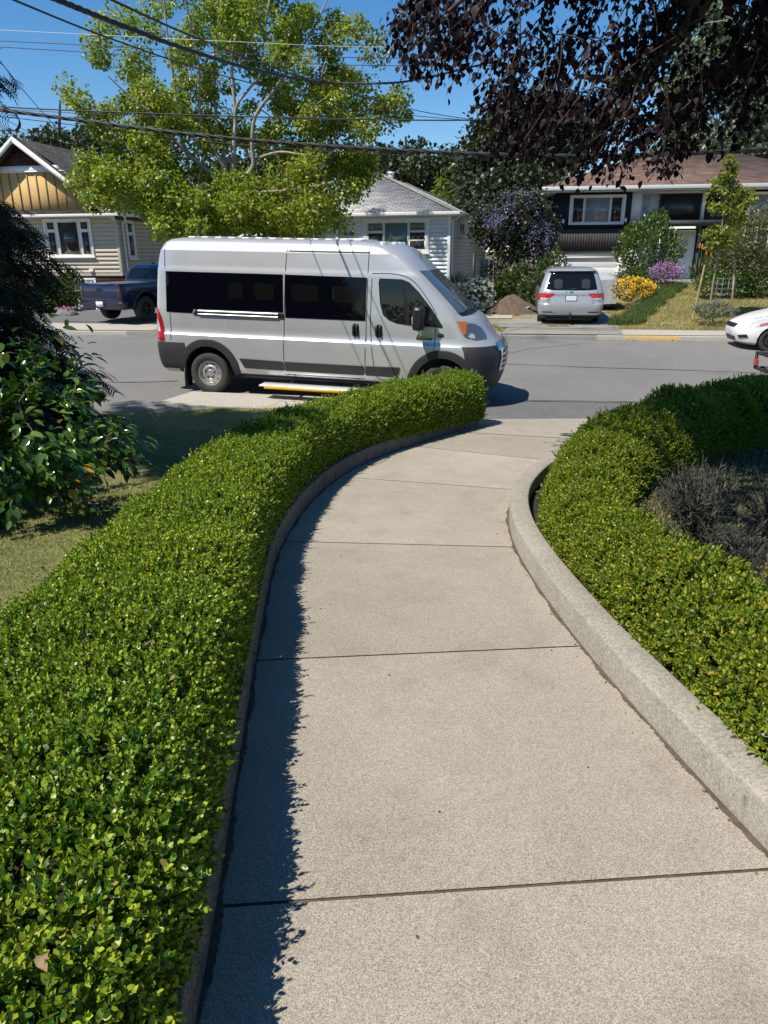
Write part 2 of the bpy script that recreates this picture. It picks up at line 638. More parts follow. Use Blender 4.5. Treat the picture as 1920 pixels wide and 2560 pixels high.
M_walldark = speckle('dark_wall_concrete', (.045, .040, .034), (.25, .225, .185), 120, .10, .4, .92, .8, .004, stain=((.03, .027, .022), .52, 12, .7))  # darker tone than the right wall's concrete, with dark blotches
def low_wall(C, side, h, th, name, label, wm=None):
    """low concrete wall standing along C; side = +1 thickens to the left of travel"""
    n = normals2(C) * side
    ofs = [(0, -.25), (0, h - .012), (.004, h - .004), (.012, h), (th - .012, h), (th - .004, h - .004), (th, h - .012), (th, -.25)]
    P = np.stack([np.concatenate([C + n * o, (zp(C[:, 1]) + z)[:, None]], 1) for o, z in ofs], 1)
    m = MB()
    m.grid(P if side > 0 else P[:, ::-1])
    for e in (0, -1):
        m.add(P[e], [tuple(range(8)) if e else tuple(range(8))[::-1]])
    o = m.build(name, wm or M_wallc, smooth=50)
    return tag(o, label, 'low wall')
low_wall(LEFT, 1, .155, .15, 'curb_wall', 'low curved concrete edging wall in shade under the clipped hedge on the left of the path', M_walldark)
low_wall(RIGHT, -1, .155, .15, 'curb_wall', 'low curved pale concrete edging wall in full sun along the right of the path')

# lawn on the left of the path, bed and lawn on the right
def sheet(name, xs, ys, zf, m, kind='structure', wob=.0):
    X, Y = np.meshgrid(xs, ys)
    Z = zf(X, Y) + (rng.normal(size=X.shape) * wob if wob else 0)
    b = MB()
    b.grid(np.stack([X, Y, Z], -1))
    o = b.build(name, m, smooth=180)
    return tag(o, kind=kind)
def lawn_z(x, y):
    return zp(y) + .125 + .018 * np.sin(x * 2.1 + 1) * np.sin(y * 1.7)
def lawn_right_z(x, y):
    return zp(y) + .03 + .02 * np.sin(x * 1.9) * np.sin(y * 2.3 + 1)
def poly_sheet(name, L, Rr, zf, m, nu=24, kind='structure'):
    k = np.linspace(0, 1, nu)[None, :, None]
    P = np.asarray(L)[:, None] * (1 - k) + np.asarray(Rr)[:, None] * k
    b = MB()
    b.grid(np.concatenate([P, zf(P[..., 0], P[..., 1])[..., None]], -1))
    return tag(b.build(name, m, smooth=180), kind=kind)
nL = normals2(LEFT)
Lo = LEFT + nL * .13
ys = np.linspace(-2.5, 10.05, 50)
inner = np.stack([np.interp(ys, Lo[:, 1], Lo[:, 0]), ys], 1)
inner = np.vstack([inner, [(1.1, 10.4), (1.3, 10.75), (1.3, 11.2)]])
yo = inner[:, 1].copy()
yo[-1], yo[-2], yo[-3] = 12.0, 11.3, 10.7
outer = np.stack([np.full(len(yo), -30.), yo], 1)
poly_sheet('lawn', outer, inner, lambda x, y: lawn_z(x, y), M_lawn, 60)
nR = normals2(RIGHT)
Ro = RIGHT - nR * .13
sel = Ro[:, 1] < 9.4
ys = np.linspace(-2.5, 9.2, 50)
inner = np.stack([np.interp(ys, Ro[sel][:, 1], Ro[sel][:, 0]), ys], 1)
inner = np.vstack([inner, [(5.6, 9.4), (6.0, 10.7)]])
outer = np.stack([np.full(len(inner), 30.), np.append(ys, [9.6, 10.7])], 1)
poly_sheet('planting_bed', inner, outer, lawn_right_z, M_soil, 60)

# road with its near strips
xs = np.concatenate([np.linspace(-90, -16, 12), np.linspace(-14, 14, 57), np.linspace(16, 90, 12)])
v = np.linspace(0, 1, 24)
def near_edge(x):
    return np.where(x < -3.7, 11.45, np.where(x > 1.3, 12.22, 11.2)) * 1.0
X = np.repeat(xs[None], len(v), 0)
Y0, Y1 = 10.6, kerb_y(xs)
Y = Y0 + (Y1 - Y0)[None] * v[:, None]
b = MB()
b.grid(np.stack([X, Y, road_z(X, Y)], -1))
tag(b.build('road', M_asph, smooth=180), kind='structure')
def quad_sheet(name, q, m, dz=.006, n=12, zf=road_z, kind='structure', thick=None):
    a, b_, c, d = [np.array(p, float) for p in q]
    u = np.linspace(0, 1, n)[None, :, None]
    w = np.linspace(0, 1, n)[:, None, None]
    P = (a * (1 - u) + b_ * u) * (1 - w) + (d * (1 - u) + c * u) * w
    Z = zf(P[..., 0], P[..., 1]) + dz
    m_ = MB()
    m_.grid(np.concatenate([P, Z[..., None]], -1))
    if thick:
        e = np.concatenate([P[0], P[1:, -1], P[-1, ::-1][1:], P[::-1, 0][1:]])
        z = zf(e[:, 0], e[:, 1]) + dz
        m_.grid(np.stack([np.c_[e, z - thick], np.c_[e, z]]))
    return tag(m_.build(name, m), kind=kind)
quad_sheet('asphalt_sidewalk', [(1.28, 10.72), (40, 10.72), (40, 12.4), (1.36, 12.22)], M_asph2, .014, 30)
quad_sheet('loading_pad', [(-3.68, 11.42), (-1.87, 11.22), (-1.55, 12.34), (-3.33, 12.53)], M_walk, .02, 8, thick=.06)
quad_sheet('loading_pad', [(-1.86, 11.22), (1.27, 10.9), (1.33, 12.02), (-1.54, 12.34)], M_walk, .02, 8, thick=.06)
# cracks and tar seams
def crack(name, pts, w, m, dz=.012, zf=road_z):
    P = spline([(*p, 0) for p in pts], 6)[:, :2]
    P = P + rng.normal(size=P.shape) * .02
    n = normals2(P)
    ww = w * rng.uniform(.5, 1.2, len(P))[:, None]
    A, B = P - n * ww, P + n * ww
    q = MB()
    q.grid(np.stack([np.c_[A, zf(A[:, 0], A[:, 1]) + dz], np.c_[B, zf(B[:, 0], B[:, 1]) + dz]], 1))
    return tag(q.build(name, m), kind='structure')
M_tar = mat('tar_seam', (.035, .036, .038), .7, var=.3, vs=8)
crack('road_crack', [(1.45, 10.9), (1.52, 11.4), (1.60, 12.2)], .018, M_groove, .02)
crack('road_crack', [(-14, 14.2), (-9, 13.6), (-5.4, 13.3), (-3.9, 13.6)], .022, M_tar, .008)
crack('road_crack', [(1.4, 12.28), (3, 12.33), (6, 12.42), (12, 12.5)], .025, M_tar, .018)
crack('road_crack', [(2.0, 16.8), (5, 16.3), (9, 15.9), (16, 14.8)], .02, M_tar, .008)

# dirt gathered at the foot of the walls and in the joints
def dirt_line(C, side, w):
    S = C[(C[:, 1] > .2) & (C[:, 1] < 9.2)]
    u = np.linspace(0, len(S) - 1, len(S) * 8)
    Q = np.stack([np.interp(u, np.arange(len(S)), S[:, i]) for i in (0, 1)], 1)
    n = normals2(Q) * side
    ww = w * (.25 + .75 * np.abs(np.sin(u * .9) * np.sin(u * .37 + 1)) + rng.uniform(0, .45, len(u)))[:, None]
    q = MB()
    q.grid(np.stack([np.c_[Q, zp(Q[:, 1]) + .004], np.c_[Q + n * ww, zp(Q[:, 1] + (n * ww)[:, 1]) + .003]], 1))
    return tag(q.build('path_dirt', M_groove), kind='structure')
dirt_line(RIGHT, 1, .022)
dirt_line(LEFT, -1, .022)
# far kerb, sidewalk, far ground
def along(t, dz, x0, x1, n=40):
    x = np.linspace(x0, x1, n)
    y = kerb_y(x) + t / math.cos(R(8.4))
    return np.stack([x, y, np.full(n, -.80 + dz)], 1)
def kerb_run(name, x0, x1, h, m, dz=0):
    q = MB()
    prof = [(0, -.1), (.015, h - .015), (.03, h), (.16, h), (.16, -.1)]
    q.grid(np.stack([along(t, z + dz, x0, x1) for t, z in prof], 1))
    return tag(q.build(name, m, smooth=40), kind='structure')
M_yellow = mat('kerb_yellow_paint', (.34, .27, .15), .75, vs=3.2, col2=(.52, .33, .05), bump=.2, bs=30, detail=10)
kerb_run('kerb', -60, -8.0, .115, M_walk)
kerb_run('kerb', -8.0, 6.1, .112, M_drive)
kerb_run('kerb', 6.1, 9.0, .12, M_walk)
kerb_run('kerb', 9.0, 60, .12, M_walk)
q = MB()
q.grid(np.stack([along(t, z, 6.85, 8.35) for t, z in ((-.004, -.01), (.011, .105), (.03, .124), (.13, .124))], 1))
tag(q.build('kerb_paint', M_yellow, smooth=40), kind='structure')
def far_sheet(name, q, m, dz, n=14):
    return quad_sheet(name, q, m, dz, n, zf=far_z)
xs = np.concatenate([np.linspace(-90, -20, 15), np.linspace(-18, 22, 81), np.linspace(24, 90, 15)])
tt = np.concatenate([np.linspace(.15, 14, 50), [18, 25, 40, 80]])
X = np.repeat(xs[None], len(tt), 0)
Y = kerb_y(X) + tt[:, None] / math.cos(R(8.4))
b = MB()
b.grid(np.stack([X, Y, far_z(X, Y) - .01], -1))
tag(b.build('front_lawn', M_lawn2, smooth=180), kind='structure')
ky = kerb_y
far_sheet('sidewalk', [(-40, ky(-40) + .15), (-7.2, ky(-7.2) + .15), (-7.2, ky(-7.2) + 2.6), (-40, ky(-40) + 2.6)], M_walk, .012, 30)
far_sheet('sidewalk', [(-7.2, ky(-7.2) + .15), (3.5, ky(3.5) + .15), (3.5, ky(3.5) + 1.5), (-7.2, ky(-7.2) + 1.6)], M_drive, .010, 20)
far_sheet('sidewalk', [(6.6, ky(6.6) + .15), (40, ky(40) + .15), (40, ky(40) + 1.35), (6.6, ky(6.6) + 1.35)], M_walk, .012, 30)
far_sheet('driveway', [(3.45, ky(3.45) + .12), (6.85, ky(6.85) + .12), (9.9, 34.2), (7.3, 34.4)], M_drive, .016, 24)
far_sheet('driveway', [(-20, ky(-20) + 2.6), (-6.0, ky(-6) + 1.6), (-5.2, 33), (-20, 31.5)], M_asph2, .016, 24)
far_sheet('garden_path', [(2.6, 25.6), (4.4, 25.4), (5.4, 29.5), (1.8, 29.9)], M_walk, .012, 10)
far_sheet('garden_path', [(2.6, 23.2), (4.3, 23.0), (4.6, 24.6), (2.6, 24.8)], M_drive, .010, 10)
for t in (1.05, 2.35):
    far_sheet('driveway_joint', [(3.5 + t * .3, ky(3.5) + t), (6.9 + t * .25, ky(6.9) + t), (6.9 + t * .25, ky(6.9) + t + .035), (3.5 + t * .3, ky(3.5) + t + .035)], M_groove, .022, 12)
# ------------------------------------------------------------------ grass blades
def blades(name, pts, h, w, m, kind='stuff', lean=.5):
    n = len(pts)
    a = rng.uniform(0, 2 * math.pi, n)
    hh = h * rng.uniform(.5, 1.3, n)
    u = np.stack([np.cos(a), np.sin(a), np.zeros(n)], 1)
    tip = pts + np.stack([rng.normal(size=n) * lean, rng.normal(size=n) * lean, np.ones(n)], 1) * hh[:, None]
    V = np.stack([pts - u * w / 2, pts + u * w / 2, tip], 1).reshape(-1, 3)
    b = MB()
    b.add(V, np.arange(3 * n).reshape(-1, 3))
    return tag(b.build(name, m), kind=kind)
M_blade = leafmat('grass_blade', [(.07, .105, .02), (.13, .165, .035), (.22, .22, .07), (.34, .28, .12)], .6, .2)
M_bladed = leafmat('dry_grass_blade', [(.34, .27, .105), (.17, .19, .05), (.42, .34, .15), (.24, .23, .075)], .7, .2)
M_bladeg = leafmat('long_grass_blade', [(.05, .095, .02), (.09, .14, .03), (.13, .17, .05)], .55, .3)
def in_lawn(n, x0, x1, y0, y1):
    x, y = rng.uniform(x0, x1, n), y0 + (y1 - y0) * rng.uniform(0, 1, n)
    lim = np.interp(y, Lo[:, 1], Lo[:, 0], right=1.2) - .02
    k = x < lim
    return np.stack([x[k], y[k], lawn_z(x[k], y[k]) - .004], 1)
blades('grass', np.concatenate([in_lawn(45000, -4.2, -1.3, 2.2, 6.5), in_lawn(45000, -6.5, .8, 6.5, 11.4)]), .032, .006, M_blade, lean=.8)
x, y = rng.uniform(2.0, 7.5, 60000), rng.uniform(3.2, 9.6, 60000)
k = (y > 4.4 + .7 * np.sin(x * 2.3) + .3 * np.sin(x * 7)) & (y < 6.6 + x * .45)
blades('grass', np.stack([x[k], y[k], lawn_right_z(x[k], y[k])], 1), .035, .007, M_blade, lean=.8)
def far_grass(n, x0, x1, t0, t1, cond=None):
    x = rng.uniform(x0, x1, n)
    t = rng.uniform(t0, t1, n)
    y = kerb_y(x) + t
    if cond is not None:
        k = cond(x, y, t)
        x, y = x[k], y[k]
    return np.stack([x, y, far_z(x, y) - .015], 1)
blades('grass', far_grass(60000, 6.7, 17, 1.4, 11, lambda x, y, t: x > 6.75 + .24 * (y - 21.5)), .07, .02, M_bladed, lean=.8)
blades('grass', np.concatenate([far_grass(2500, 2.4, 3.6, .6, 2.2), far_grass(2500, 4.3, 5.9, 3.8, 8.2, lambda x, y, t: (x > 4.6 + .22 * (y - 25)) & (x < 5.45 + .22 * (y - 26.3))),
       far_grass(400, 5.2, 5.8, 1.95, 2.15), far_grass(1200, 2.2, 3.4, 2.6, 4.0)]), .08, .02, M_bladed, lean=.8)
blades('long_grass', far_grass(60000, 6.6, 12.5, 2.3, 10.5, lambda x, y, t: (np.abs(x - (7.75 + .60 * (y - 23.6)) + .12 * np.sin(y * 5)) < .52) & (y > 23.2) & (y < 29.8)), .26, .025, M_bladeg, lean=.35)

# ------------------------------------------------------------------ clipped hedges
M_box = leafmat('boxwood_leaf', [(0, (.030, .085, .010)), (.3, (.075, .165, .015)), (.58, (.23, .33, .024)), (.84, (.42, .48, .04)), (.985, (.38, .40, .05)), (1, (.45, .33, .08))], .36, .27, .4, hue=(.78, .86, .95), hs=.45, tcol=(1.7, 1.6, .4))
M_box2 = leafmat('boxwood_leaf_yellowing', [(0, (.050, .10, .010)), (.3, (.105, .18, .015)), (.60, (.20, .27, .022)), (.84, (.30, .33, .03)), (.975, (.44, .39, .045)), (1, (.60, .40, .06))], .38, .27, .4, tcol=(1.7, 1.6, .4))
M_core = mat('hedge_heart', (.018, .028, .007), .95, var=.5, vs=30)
M_twig = mat('boxwood_twig', (.22, .17, .11), .9, var=.3, vs=20)

def hedge(name, label, C, zfun, leaf, dens, m, e=4.2, twigs=0, low=.0, gap=None, rough=1.1):
    """C rows: x, y, half width, height. zfun(x, y) gives the ground."""
    S = spline(C, 10)
    nn = normals2(S)
    root = empty(name, (S[0, 0], S[0, 1], float(zfun(S[0, 0], S[0, 1]))), (0, 0, 0), label, 'hedge')
    b0 = np.array(root.location)
    seg = np.linalg.norm(np.diff(S[:, :2], axis=0), axis=1)
    arc = np.r_[0, np.cumsum(seg)]
    def surf(s, a, shrink=0.):
        """s along the hedge 0..1 (rounded at the ends), a across from -1 left foot to 1 right foot"""
        q = s * arc[-1]
        x, y, w, h = [np.interp(q, arc, S[:, i]) for i in range(4)]
        nx, ny = np.interp(q, arc, nn[:, 0]), np.interp(q, arc, nn[:, 1])
        th = a * math.pi / 2
        cx, cz = np.sin(th), np.cos(th)
        r = (np.abs(cx) ** e + np.abs(cz) ** e) ** (-1 / e)
        endr = np.clip((arc[-1] - q) / .30, 0, 1)
        end = (1 - (1 - endr) ** 2.5) ** .5
        ww, hh = (w - shrink) * (.25 + .75 * end), (h - shrink) * (.80 + .20 * end)
        ox, oz = -r * cx * ww, r * cz * hh
        g = zfun(x, y)
        bump = rough * .026 * np.sin(x * 5.3 + y * 3.1) * np.sin(y * 4.7 - x * 2.2) + rough * .016 * np.sin(x * 13 + y * 11) * np.sin(y * 17 - x * 9)
        P = np.stack([x + nx * ox, y + ny * ox, g + low + oz + bump * np.clip(oz / .3, 0, 1)], -1)
        Nn = np.stack([-nx * np.sign(cx) * np.abs(cx) ** (e - 1), -ny * np.sign(cx) * np.abs(cx) ** (e - 1), np.abs(cz) ** (e - 1)], -1)
        return P, unit(Nn)
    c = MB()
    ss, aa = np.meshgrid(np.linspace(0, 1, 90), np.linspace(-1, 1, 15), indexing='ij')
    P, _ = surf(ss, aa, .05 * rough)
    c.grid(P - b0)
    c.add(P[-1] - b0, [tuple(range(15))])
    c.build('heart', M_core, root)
    area = float((seg * (S[:-1, 2] * 2 + S[:-1, 3] * 1.6)).sum())
    n = int(area * dens)
    s, a = rng.uniform(0, 1, n), rng.uniform(-1, 1, n)
    s[: n // 14] = 1 - rng.uniform(0, .30 / arc[-1], n // 14)
    P, Nn = surf(s, a)
    if gap is not None:
        k = gap(P)
        P, Nn = P[k], Nn[k]
    n = len(P)
    A = unit(Nn * .9 + np.array([0, 0, .55]) + rng.normal(size=(n, 3)) * .45)
    size = leaf(P) if callable(leaf) else leaf
    L = size * 2.3
    depth = rng.uniform(.2, 1.5, n) ** 1.3
    tall = np.where(rng.uniform(0, 1, n) < .06, size * rng.uniform(.8, 2.6, n), 0)
    f = MB()
    sprigs(f, P - b0 - A * (L * depth)[:, None] + A * tall[:, None], A, L, size, 4)
    f.build('foliage', m, root)
    if twigs:
        t = MB()
        s, a = rng.uniform(0, .75, twigs), rng.uniform(.5, 1.02, twigs) * np.where(rng.uniform(0, 1, twigs) < .8, -1, 1) * (1 if low >= 0 else 1)
        P, Nn = surf(s, a)
        for p, q in zip(P - b0, Nn):
            d = q * .5 + np.array([0, 0, .8]) + rng.normal(size=3) * .4
            d /= np.linalg.norm(d)
            l = rng.uniform(.08, .22)
            t.tube([p - d * l * .8, p - d * l * .2 + rng.normal(size=3) * .01, p + d * l * .25], [.003, .0025, .0015], 4)
        t.build('twigs', M_twig, root)['kind'] = 'stuff'
    return root
def near_leaf(P):
    d = np.linalg.norm(P[:, :2], axis=1)
    return .0195 + .0010 * np.clip(d - 4, 0, 7) + .004 * np.clip((3.0 - d) / 1.5, 0, 1)
def loose_leaf(P):
    return near_leaf(P) * np.where(P[:, 1] < 5.5, 1.22, 1.0)
hedge('hedge', 'long clipped green hedge curving down the left of the path to the silver van',
      [(-1.08, -1.6, .64, .38), (-1.03, .2, .58, .38), (-1.00, 1.2, .51, .38), (-1.07, 2.2, .48, .39), (-1.11, 3.1, .44, .40), (-1.18, 4.4, .40, .42), (-1.12, 5.7, .39, .44), (-.92, 6.9, .37, .47), (-.50, 8.0, .365, .49), (.10, 8.95, .37, .53), (.70, 9.75, .37, .56), (1.22, 10.45, .37, .57)],
      lambda x, y: zp(y) + .135, near_leaf, 4600, M_box, twigs=220,
      gap=lambda P: np.sin(P[:, 0] * 11 + P[:, 1] * 6) * np.sin(P[:, 1] * 8.3 - P[:, 0] * 5) + rng.normal(size=len(P)) * .45 > -1.05)
hedge('hedge', 'loose yellowing hedge behind the sunlit wall, rising into a dark clipped hedge',
      [(2.25, -1.6, .36, .36), (1.98, 0, .36, .38), (1.71, 1.5, .34, .40), (1.54, 2.6, .30, .40), (1.43, 3.8, .26, .39), (1.46, 4.8, .27, .41), (1.72, 5.75, .34, .46), (2.16, 6.6, .42, .52), (2.75, 7.4, .46, .60), (3.6, 8.2, .48, .64), (4.8, 9.0, .50, .72), (6.4, 9.7, .52, .78), (8.5, 10.1, .52, .80), (12, 10.2, .52, .8)],
      lambda x, y: zp(y) + .03, loose_leaf, 2500, M_box2, rough=2.8, e=2.4, twigs=520,
      gap=lambda P: np.sin(P[:, 0] * 9 + P[:, 1] * 7) * np.sin(P[:, 1] * 5.3 - P[:, 0] * 4) + rng.normal(size=len(P)) * .4 > -.86)
# ------------------------------------------------------------------ vehicles
P_silver = mat('silver_paint', (.53, .54, .55), .32, .42, coat=.55, var=.05, vs=1.6)
P_silver2 = mat('silver_car_paint', (.50, .51, .53), .28, .5, coat=.7)
P_blue = mat('blue_paint', (.004, .007, .048), .25, .3, coat=.9)
P_white = mat('white_paint', (.80, .80, .79), .30, 0, coat=.7)
P_plastic = mat('grey_plastic', (.026, .027, .030), .55, var=.15, vs=6)
P_black = mat('black_plastic', (.012, .012, .013), .4)
P_rubber = mat('tyre_rubber', (.035, .033, .031), .85, var=.3, vs=14, bump=.3, bs=60)
P_steel = mat('wheel_steel', (.55, .54, .52), .38, .8, var=.12, vs=12)
P_bsteel = mat('black_steel', (.02, .02, .021), .45, .3)
P_chrome = mat('chrome', (.72, .73, .74), .2, 1.)
P_alu = mat('step_aluminium', (.74, .74, .73), .35, .6)
P_yel = mat('step_yellow', (.72, .36, .015), .45)
P_glass = glassmat('privacy_glass', (.002, .0025, .005), .03, 1., .22)
P_glass2 = glassmat('car_glass', (.005, .007, .008), .02, 1., .45)
P_glass3 = glassmat('windscreen_glass', (.07, .095, .115), .05, 1., .8)
P_red = mat('red_lens', (.42, .008, .012), .15, coat=.6)
P_clear = mat('clear_lens', (.62, .63, .64), .12, .35, coat=.8)
P_amber = mat('amber_lens', (.62, .15, .01), .15, coat=.6)
P_head = mat('headlamp_glass', (.13, .14, .15), .15, .3, coat=1.)
P_seam = mat('panel_gap', (.018, .018, .019), .8)
P_plate = mat('plate_white', (.62, .65, .70), .5)
P_seat = mat('seat_cloth', (.035, .035, .038), .9)
P_inner = mat('cabin_trim', (.06, .06, .06), .9)

class Shell:
    """closed car shell stacked from rounded outlines. rows: z, rear x, front x, half width, rear corner rx ry, front corner rx ry"""
    def __init__(s, rows):
        s.T = np.array(rows, float)
    def at(s, z):
        return [np.interp(z, s.T[:, 0], s.T[:, i]) for i in range(1, 8)]
    def outline(s, z, ns=9, nf=9, nm=14):
        xr, xf, w, rx, ry, fx, fy = s.at(z)
        a = np.linspace(0, math.pi / 2, ns)
        p = []
        # right side rear corner, right side, front corner ...
        p += [(xr + rx * (1 - math.sin(t)), -(w - ry) - ry * (1 - math.cos(t)) * 0 - 0) for t in []]
        rear = [(xr + rx - rx * math.cos(t), -(w - ry + ry * math.sin(t))) for t in a]
        mid = [(x, -w) for x in np.linspace(xr + rx, xf - fx, nm)[1:-1]]
        front = [(xf - fx + fx * math.sin(t), -(w - fy + fy * math.cos(t))) for t in np.linspace(0, math.pi / 2, nf)]
        h = rear + mid + front
        return np.array(h + [(x, -y) for x, y in h[::-1]])
    def side(s, x, z):
        """half width at x, z"""
        xr, xf, w, rx, ry, fx, fy = s.at(z)
        u = np.clip((x - (xf - fx)) / fx, 0, 1)
        v = np.clip(((xr + rx) - x) / rx, 0, 1)
        return w - fy * (1 - np.sqrt(1 - u * u)) - ry * (1 - np.sqrt(1 - v * v))
    def front(s, y, z):
        xr, xf, w, rx, ry, fx, fy = s.at(z)
        u = np.clip((np.abs(y) - (w - fy)) / fy, 0, 1)
        return xf - fx * (1 - np.sqrt(1 - u * u))
    def rear(s, y, z):
        xr, xf, w, rx, ry, fx, fy = s.at(z)
        u = np.clip((np.abs(y) - (w - ry)) / ry, 0, 1)
        return xr + rx * (1 - np.sqrt(1 - u * u))
    def body(s, name, mats, parent, arches=(), arch_r=.42, zs=None, depth=.45, smooth=32, floor=None):
        zs = s.T[:, 0] if zs is None else zs
        rings = [np.c_[o, np.full(len(o), z)] for z in zs for o in [s.outline(z)]]
        n = len(rings[0])
        m = MB()
        f = []
        for i in range(len(rings) - 1):
            for j in range(n):
                f.append((i * n + j, i * n + (j + 1) % n, (i + 1) * n + (j + 1) % n, (i + 1) * n + j))
        f.append(tuple(range(n))[::-1])
        f.append(tuple((len(rings) - 1) * n + j for j in range(n)))
        m.add(np.concatenate(rings), f)
        o = m.build(name, mats, parent)
        if arches:
            c = MB()
            for x, z, r in arches:
                for sg in (-1, 1):
                    a = np.linspace(0, 2 * math.pi, 40, endpoint=False)
                    k = len(a)
                    y0, y1 = sorted((sg * depth, sg * 1.6))
                    v = [(x + r * math.cos(t), y0, z + r * math.sin(t)) for t in a] + [(x + r * math.cos(t), y1, z + r * math.sin(t)) for t in a]
                    q = [tuple(range(k))[::-1], tuple(range(k, 2 * k))] + [(i, (i + 1) % k, k + (i + 1) % k, k + i) for i in range(k)]
                    c.add(v, q, 1)
            co = c.build('arch_cut', mats, parent, fix=True)
            bo = o.modifiers.new('cut', 'BOOLEAN')
            bo.operation = 'DIFFERENCE'
            bo.object = co
            bo.solver = 'EXACT'
            bpy.context.view_layer.update()
            dg = bpy.context.evaluated_depsgraph_get()
            me = bpy.data.meshes.new_from_object(o.evaluated_get(dg))
            o.modifiers.clear()
            old = o.data
            o.data = me
            bpy.data.objects.remove(co)
        me = o.data
        me.polygons.foreach_set('use_smooth', np.ones(len(me.polygons), bool))
        me.set_sharp_from_angle(angle=R(smooth))
        return o
    def patch(s, mb, face, poly, off=.005, n=24, k=8, sg=1, mi=0):
        """sheet following the shell inside an x-monotone polygon; face: side, front or rear"""
        P = np.array(poly, float)
        a = np.unique(np.concatenate([np.linspace(P[:, 0].min() + 1e-4, P[:, 0].max() - 1e-4, n), np.clip(P[:, 0], P[:, 0].min() + 1e-4, P[:, 0].max() - 1e-4)]))
        Q = np.vstack([P, P[:1]])
        lo, hi = np.full(len(a), 1e9), np.full(len(a), -1e9)
        for (x0, z0), (x1, z1) in zip(Q[:-1], Q[1:]):
            if abs(x1 - x0) < 1e-9:
                continue
            t = (a - x0) / (x1 - x0)
            ok = (t >= -1e-6) & (t <= 1 + 1e-6)
            z = z0 + t * (z1 - z0)
            lo = np.where(ok, np.minimum(lo, z), lo)
            hi = np.where(ok, np.maximum(hi, z), hi)
        u = np.linspace(0, 1, k)[:, None]
        Z = lo[None] * (1 - u) + hi[None] * u
        A = np.repeat(a[None], k, 0)
        if face == 'side':
            G = np.stack([A, sg * (s.side(A, Z) + off), Z], -1)
        elif face == 'front':
            G = np.stack([s.front(A, Z) + off, A, Z], -1)
        else:
            G = np.stack([s.rear(A, Z) - off, A, Z], -1)
        mb.grid(G, mi)
        return mb
    def line(s, mb, face, pts, w, off=.003, sg=1, mi=0, n=6):
        """thin strip along a polyline drawn on the shell"""
        C = spline([(*p, 0) for p in pts], n)[:, :2] if len(pts) > 2 else np.linspace(pts[0], pts[1], 16)
        nn = normals2(C)
        for A, B in ((C - nn * w / 2, C + nn * w / 2),):
            G = []
            for q in (A, B):
                if face == 'side':
                    G.append(np.c_[q[:, 0], sg * (s.side(q[:, 0], q[:, 1]) + off), q[:, 1]])
                elif face == 'front':
                    G.append(np.c_[s.front(q[:, 0], q[:, 1]) + off, q[:, 0], q[:, 1]])
                else:
                    G.append(np.c_[s.rear(q[:, 0], q[:, 1]) - off, q[:, 0], q[:, 1]])
            mb.grid(np.stack(G), mi)
    def nose_band(s, mb, z0, z1, x0, off, nz=8, mi=0, rear=False, lip=True):
        """a bumper wrapped round the front (or rear) from x0"""
        rows = []
        zs = np.linspace(z0, z1, nz)
        for i, z in enumerate(zs):
            xr, xf, w, rx, ry, fx, fy = s.at(z)
            o = off * (1 if not lip else min(1, .25 + 1.2 * math.sin(math.pi * (i + .35) / (nz - .3))))
            t = np.linspace(0, math.pi / 2, 12)
            if not rear:
                h = [(x, -w - o) for x in np.linspace(x0, xf - fx, 6)[:-1]] + [(xf - fx + (fx + o) * math.sin(a), -(w - fy + (fy + o) * math.cos(a))) for a in t]
            else:
                h = [(x, -w - o) for x in np.linspace(x0, xr + rx, 6)[:-1]] + [(xr + rx - (rx + o) * math.sin(a), -(w - ry + (ry + o) * math.cos(a))) for a in t]
            h = h + [(x, -y) for x, y in h[::-1]]
            rows.append([(x, y, z) for x, y in h])
        rows = np.array(rows)
        mb.grid(rows, mi)
        # turn the edges in towards the body
        for e in (0, -1):
            ins = rows[e].copy()
            ins[:, 0] += (-.03 if not rear else .03) * (np.abs(rows[e][:, 1]) < 10)
            ins[:, 1] *= .93
            mb.grid(np.stack([rows[e], ins]), mi)

def rpoly(x0, x1, z0, z1, r=.04, n=4):
    p = []
    for cx, cz, a0 in ((x1 - r, z0 + r, -90), (x1 - r, z1 - r, 0), (x0 + r, z1 - r, 90), (x0 + r, z0 + r, 180)):
        for i in range(n + 1):
            a = R(a0 + 90 * i / n)
            p.append((cx + r * math.cos(a), cz + r * math.sin(a)))
    return p

